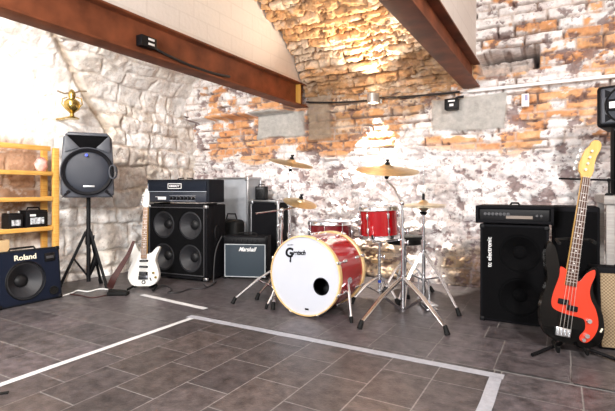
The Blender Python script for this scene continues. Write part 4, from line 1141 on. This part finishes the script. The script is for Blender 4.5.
# table with two speakers, woven amplifier, mic boom
t = thing('side_table', 'grey wooden table at the right frame edge with a loudspeaker pile on it', 'table', (.235, 3.28, 0), 0)
B().box((.40, .44, .838), (.80, .88, .055), None, .004).build('table_top', M['greywood'], t)
for (x, y) in ((.035, .04), (.035, .82), (.76, .04), (.76, .82)): B().box((x, y, .405), (.045, .045, .81), None, .003).build('leg', M['greywood'], t)
def paspk(loc, rz, w, h, d, label, horn):
    t = thing('loudspeaker', label, 'loudspeaker', loc, rz)
    B().box((0, d/2, h/2), (w, d, h), None, .025, 4).build('enclosure', M['blackp'], t)
    if horn:
        B().box((0, -.004, h/2), (w-.05, .02, h-.04), None, .012, 3).build('front_bezel', M['greyp'], t)
        T = Matrix.Translation((-.08, -.014, h/2)) @ Matrix.Rotation(PI/2, 4, 'X'); r = h*.46
        B().lathe([(r, 0), (r, .010), (r*.94, .014), (r*.90, .006)], T, 48).build('woofer_ring', M['dust'], t)
        B().lathe([(r*.90, .006), (r*.6, .012), (0, .014)], T, 48).build('woofer_grille', M['greym'], t)
        B().box((-.155, -.028, h/2), (.075, .012, .075), None, .006).build('badge_frame', M['ink'], t)
        B().box((-.155, -.035, h/2), (.042, .006, .042), None, .003).build('badge', M['white'], t, 'square white badge')
        for sx in (-1, 1):
            for sz in (-1, 1): B().lathe([(.03, 0), (.03, .003), (0, .003)], Matrix.Translation((sx*(w/2-.065), -.013, h/2+sz*(h/2-.055))) @ Matrix.Rotation(PI/2, 4, 'X'), 3).build('port', M['ink'], t)
    else:
        B().box((0, -.004, h/2), (w-.04, .014, h-.04), None, .006, 3).build('grille', M['grille'], t)
        B().box((0, -.004, h-.022), (w-.05, .018, .006)).build('trim_strip', M['conel'], t)
paspk((.50, 3.33, .867), R_(-8), .46, .43, .36, 'lower black loudspeaker standing on the grey table', False)
paspk((.445, 3.34, 1.299), R_(-13), .50, .265, .34, 'upper loudspeaker with round grille and white square badge on the pile', True)
t = thing('practice_amplifier', 'small amplifier with woven beige grille behind the bass guitar', 'amplifier', (.385, 3.02, .005), (R_(-5), 0, R_(10)))
w, h, d = .40, .46, .22
B().box((0, d/2, h/2), (w, d, h), None, .012, 3).build('cabinet', M['tolex'], t)
B().box((0, -.004, h/2-.012), (w-.03, .012, h-.05), None, .004).build('grille_cloth', M['woven'], t, 'woven beige grille')
B().tube([(-.08, d*.5, h), (-.07, d*.5, h+.02), (.07, d*.5, h+.02), (.08, d*.5, h)], .007).build('handle', M['rubber'], t)
pp = Vector((.262, 3.30, .866))
t = thing('microphone_stand', 'thin black boom stand on the grey table reaching behind the bass guitar neck', 'stand', pp, 0)
a1 = Vector((0, 0, .095)); a0 = W(559, 178.5, 2.75)-pp
B().cyl((0, 0, .004), a1, .006).build('pole', M['blackp'], t)
B().tube([a0, a1, a1+(a1-a0)*.10], .006).build('boom', M['blackp'], t)
B().lathe([(0, 0), (.022, 0), (.022, .010), (.01, .016), (0, .016)], n=28).build('base', M['rubber'], t)
B().ball(a1, .012).build('clutch', M['blackp'], t)

# ------------------------------------------------------------------ cables on the floor
def floor_cable(pix, r, m, label, z=None):
    pts = spline([tuple(G(u, v, r)) for u, v in pix], 8, False)
    tag(B().tube(pts, r).build('floor_cable', m), label, 'cable', 'cables on the floor')
floor_cable([(62, 296), (72, 293), (78, 290.5), (88, 291.5), (100, 289), (108, 289.5)], .006, M['cablew'], 'white cable on the floor by the loudspeaker tripod')
floor_cable([(70, 294), (83, 296), (90, 297.5), (98, 297), (107, 295)], .005, M['leather'], 'dark red cable on the floor in front of the loudspeaker tripod')
floor_cable([(150, 287), (165, 286), (172, 290), (168, 293), (180, 292), (190, 289), (205, 288), (212, 285), (216, 282)], .006, M['cableb'], 'black cable curling on the floor before the big cabinet')
pts = spline([W(222, 236, 4.36), W(216, 250, 4.30), W(214, 268, 4.24), G(213, 284.5, .006), G(207, 287, .006), G(204, 284.5, .006)], 8, False)
tag(B().tube(pts, .006).build('hanging_cable', M['cableb']), 'black cable hanging between big cabinet and combo amplifier', 'cable')

# ------------------------------------------------------------------ light
def area(name, loc, target, size, power, col, sizey=None, spread=180):
    l = bpy.data.lights.new(name, 'AREA'); l.energy = power; l.color = col; l.size = size
    if sizey: l.shape = 'RECTANGLE'; l.size_y = sizey
    l.spread = R_(spread)
    o = bpy.data.objects.new(name, l); C.objects.link(o); o.location = loc
    o.rotation_euler = (Vector(target)-Vector(loc)).to_track_quat('-Z', 'Y').to_euler(); return o
def spot(name, loc, target, power, ang, blend, col, r=.03):
    l = bpy.data.lights.new(name, 'SPOT'); l.energy = power; l.color = col; l.spot_size = R_(ang); l.spot_blend = blend; l.shadow_soft_size = r
    o = bpy.data.objects.new(name, l); C.objects.link(o); o.location = loc
    o.rotation_euler = (Vector(target)-Vector(loc)).to_track_quat('-Z', 'Y').to_euler(); return o
area('added_fill_left', (-1.7, -.5, 1.65), (-3.6, 3.6, 1.2), .4, 62, (1, .96, .92))  # unseen fill lamp, added to brighten the left wall
area('room_light_left', (-2.70, .55, 2.35), (-4.0, 3.2, 1.1), .22, 66, (1, .95, .90))
area('room_light_right', (1.25, -.5, 2.45), (-.7, 3.9, 1.1), .30, 150, (1, .96, .93))
area('added_fill_rear', (-1.1, -1.3, 1.5), (-1.4, 3.5, 1.8), .8, 78, (.95, .97, 1))  # unseen broad lamp behind the camera, added to lift vault and walls
spot('lamp_down', (LX, 4.185, 1.765), (LX, 4.27, .85), 380, 60, .15, (1, .93, .82))
spot('lamp_up', (LX, 4.12, 1.885), (LX, 3.50, 2.60), 105, 130, .9, (1, .88, .70))
wd = bpy.data.worlds.new('world'); bpy.context.scene.world = wd; wd.use_nodes = True
wd.node_tree.nodes['Background'].inputs[0].default_value = (.92, .95, 1, 1); wd.node_tree.nodes['Background'].inputs[1].default_value = .30

# ------------------------------------------------------------------ camera
cam = bpy.data.cameras.new('camera'); cam.sensor_width = 36; cam.lens = 36*FOC/615; cam.shift_y = -(205.5-HZ)/615
co = bpy.data.objects.new('camera', cam); C.objects.link(co); co.location = (0, 0, EYE); co.rotation_euler = (PI/2, 0, YAW)
cam.clip_start = .05
sc = bpy.context.scene; sc.camera = co
sc.view_settings.view_transform = 'Standard'; sc.view_settings.look = 'None'; sc.view_settings.gamma = 1; sc.view_settings.exposure = .15
sc.view_settings.use_curve_mapping = False
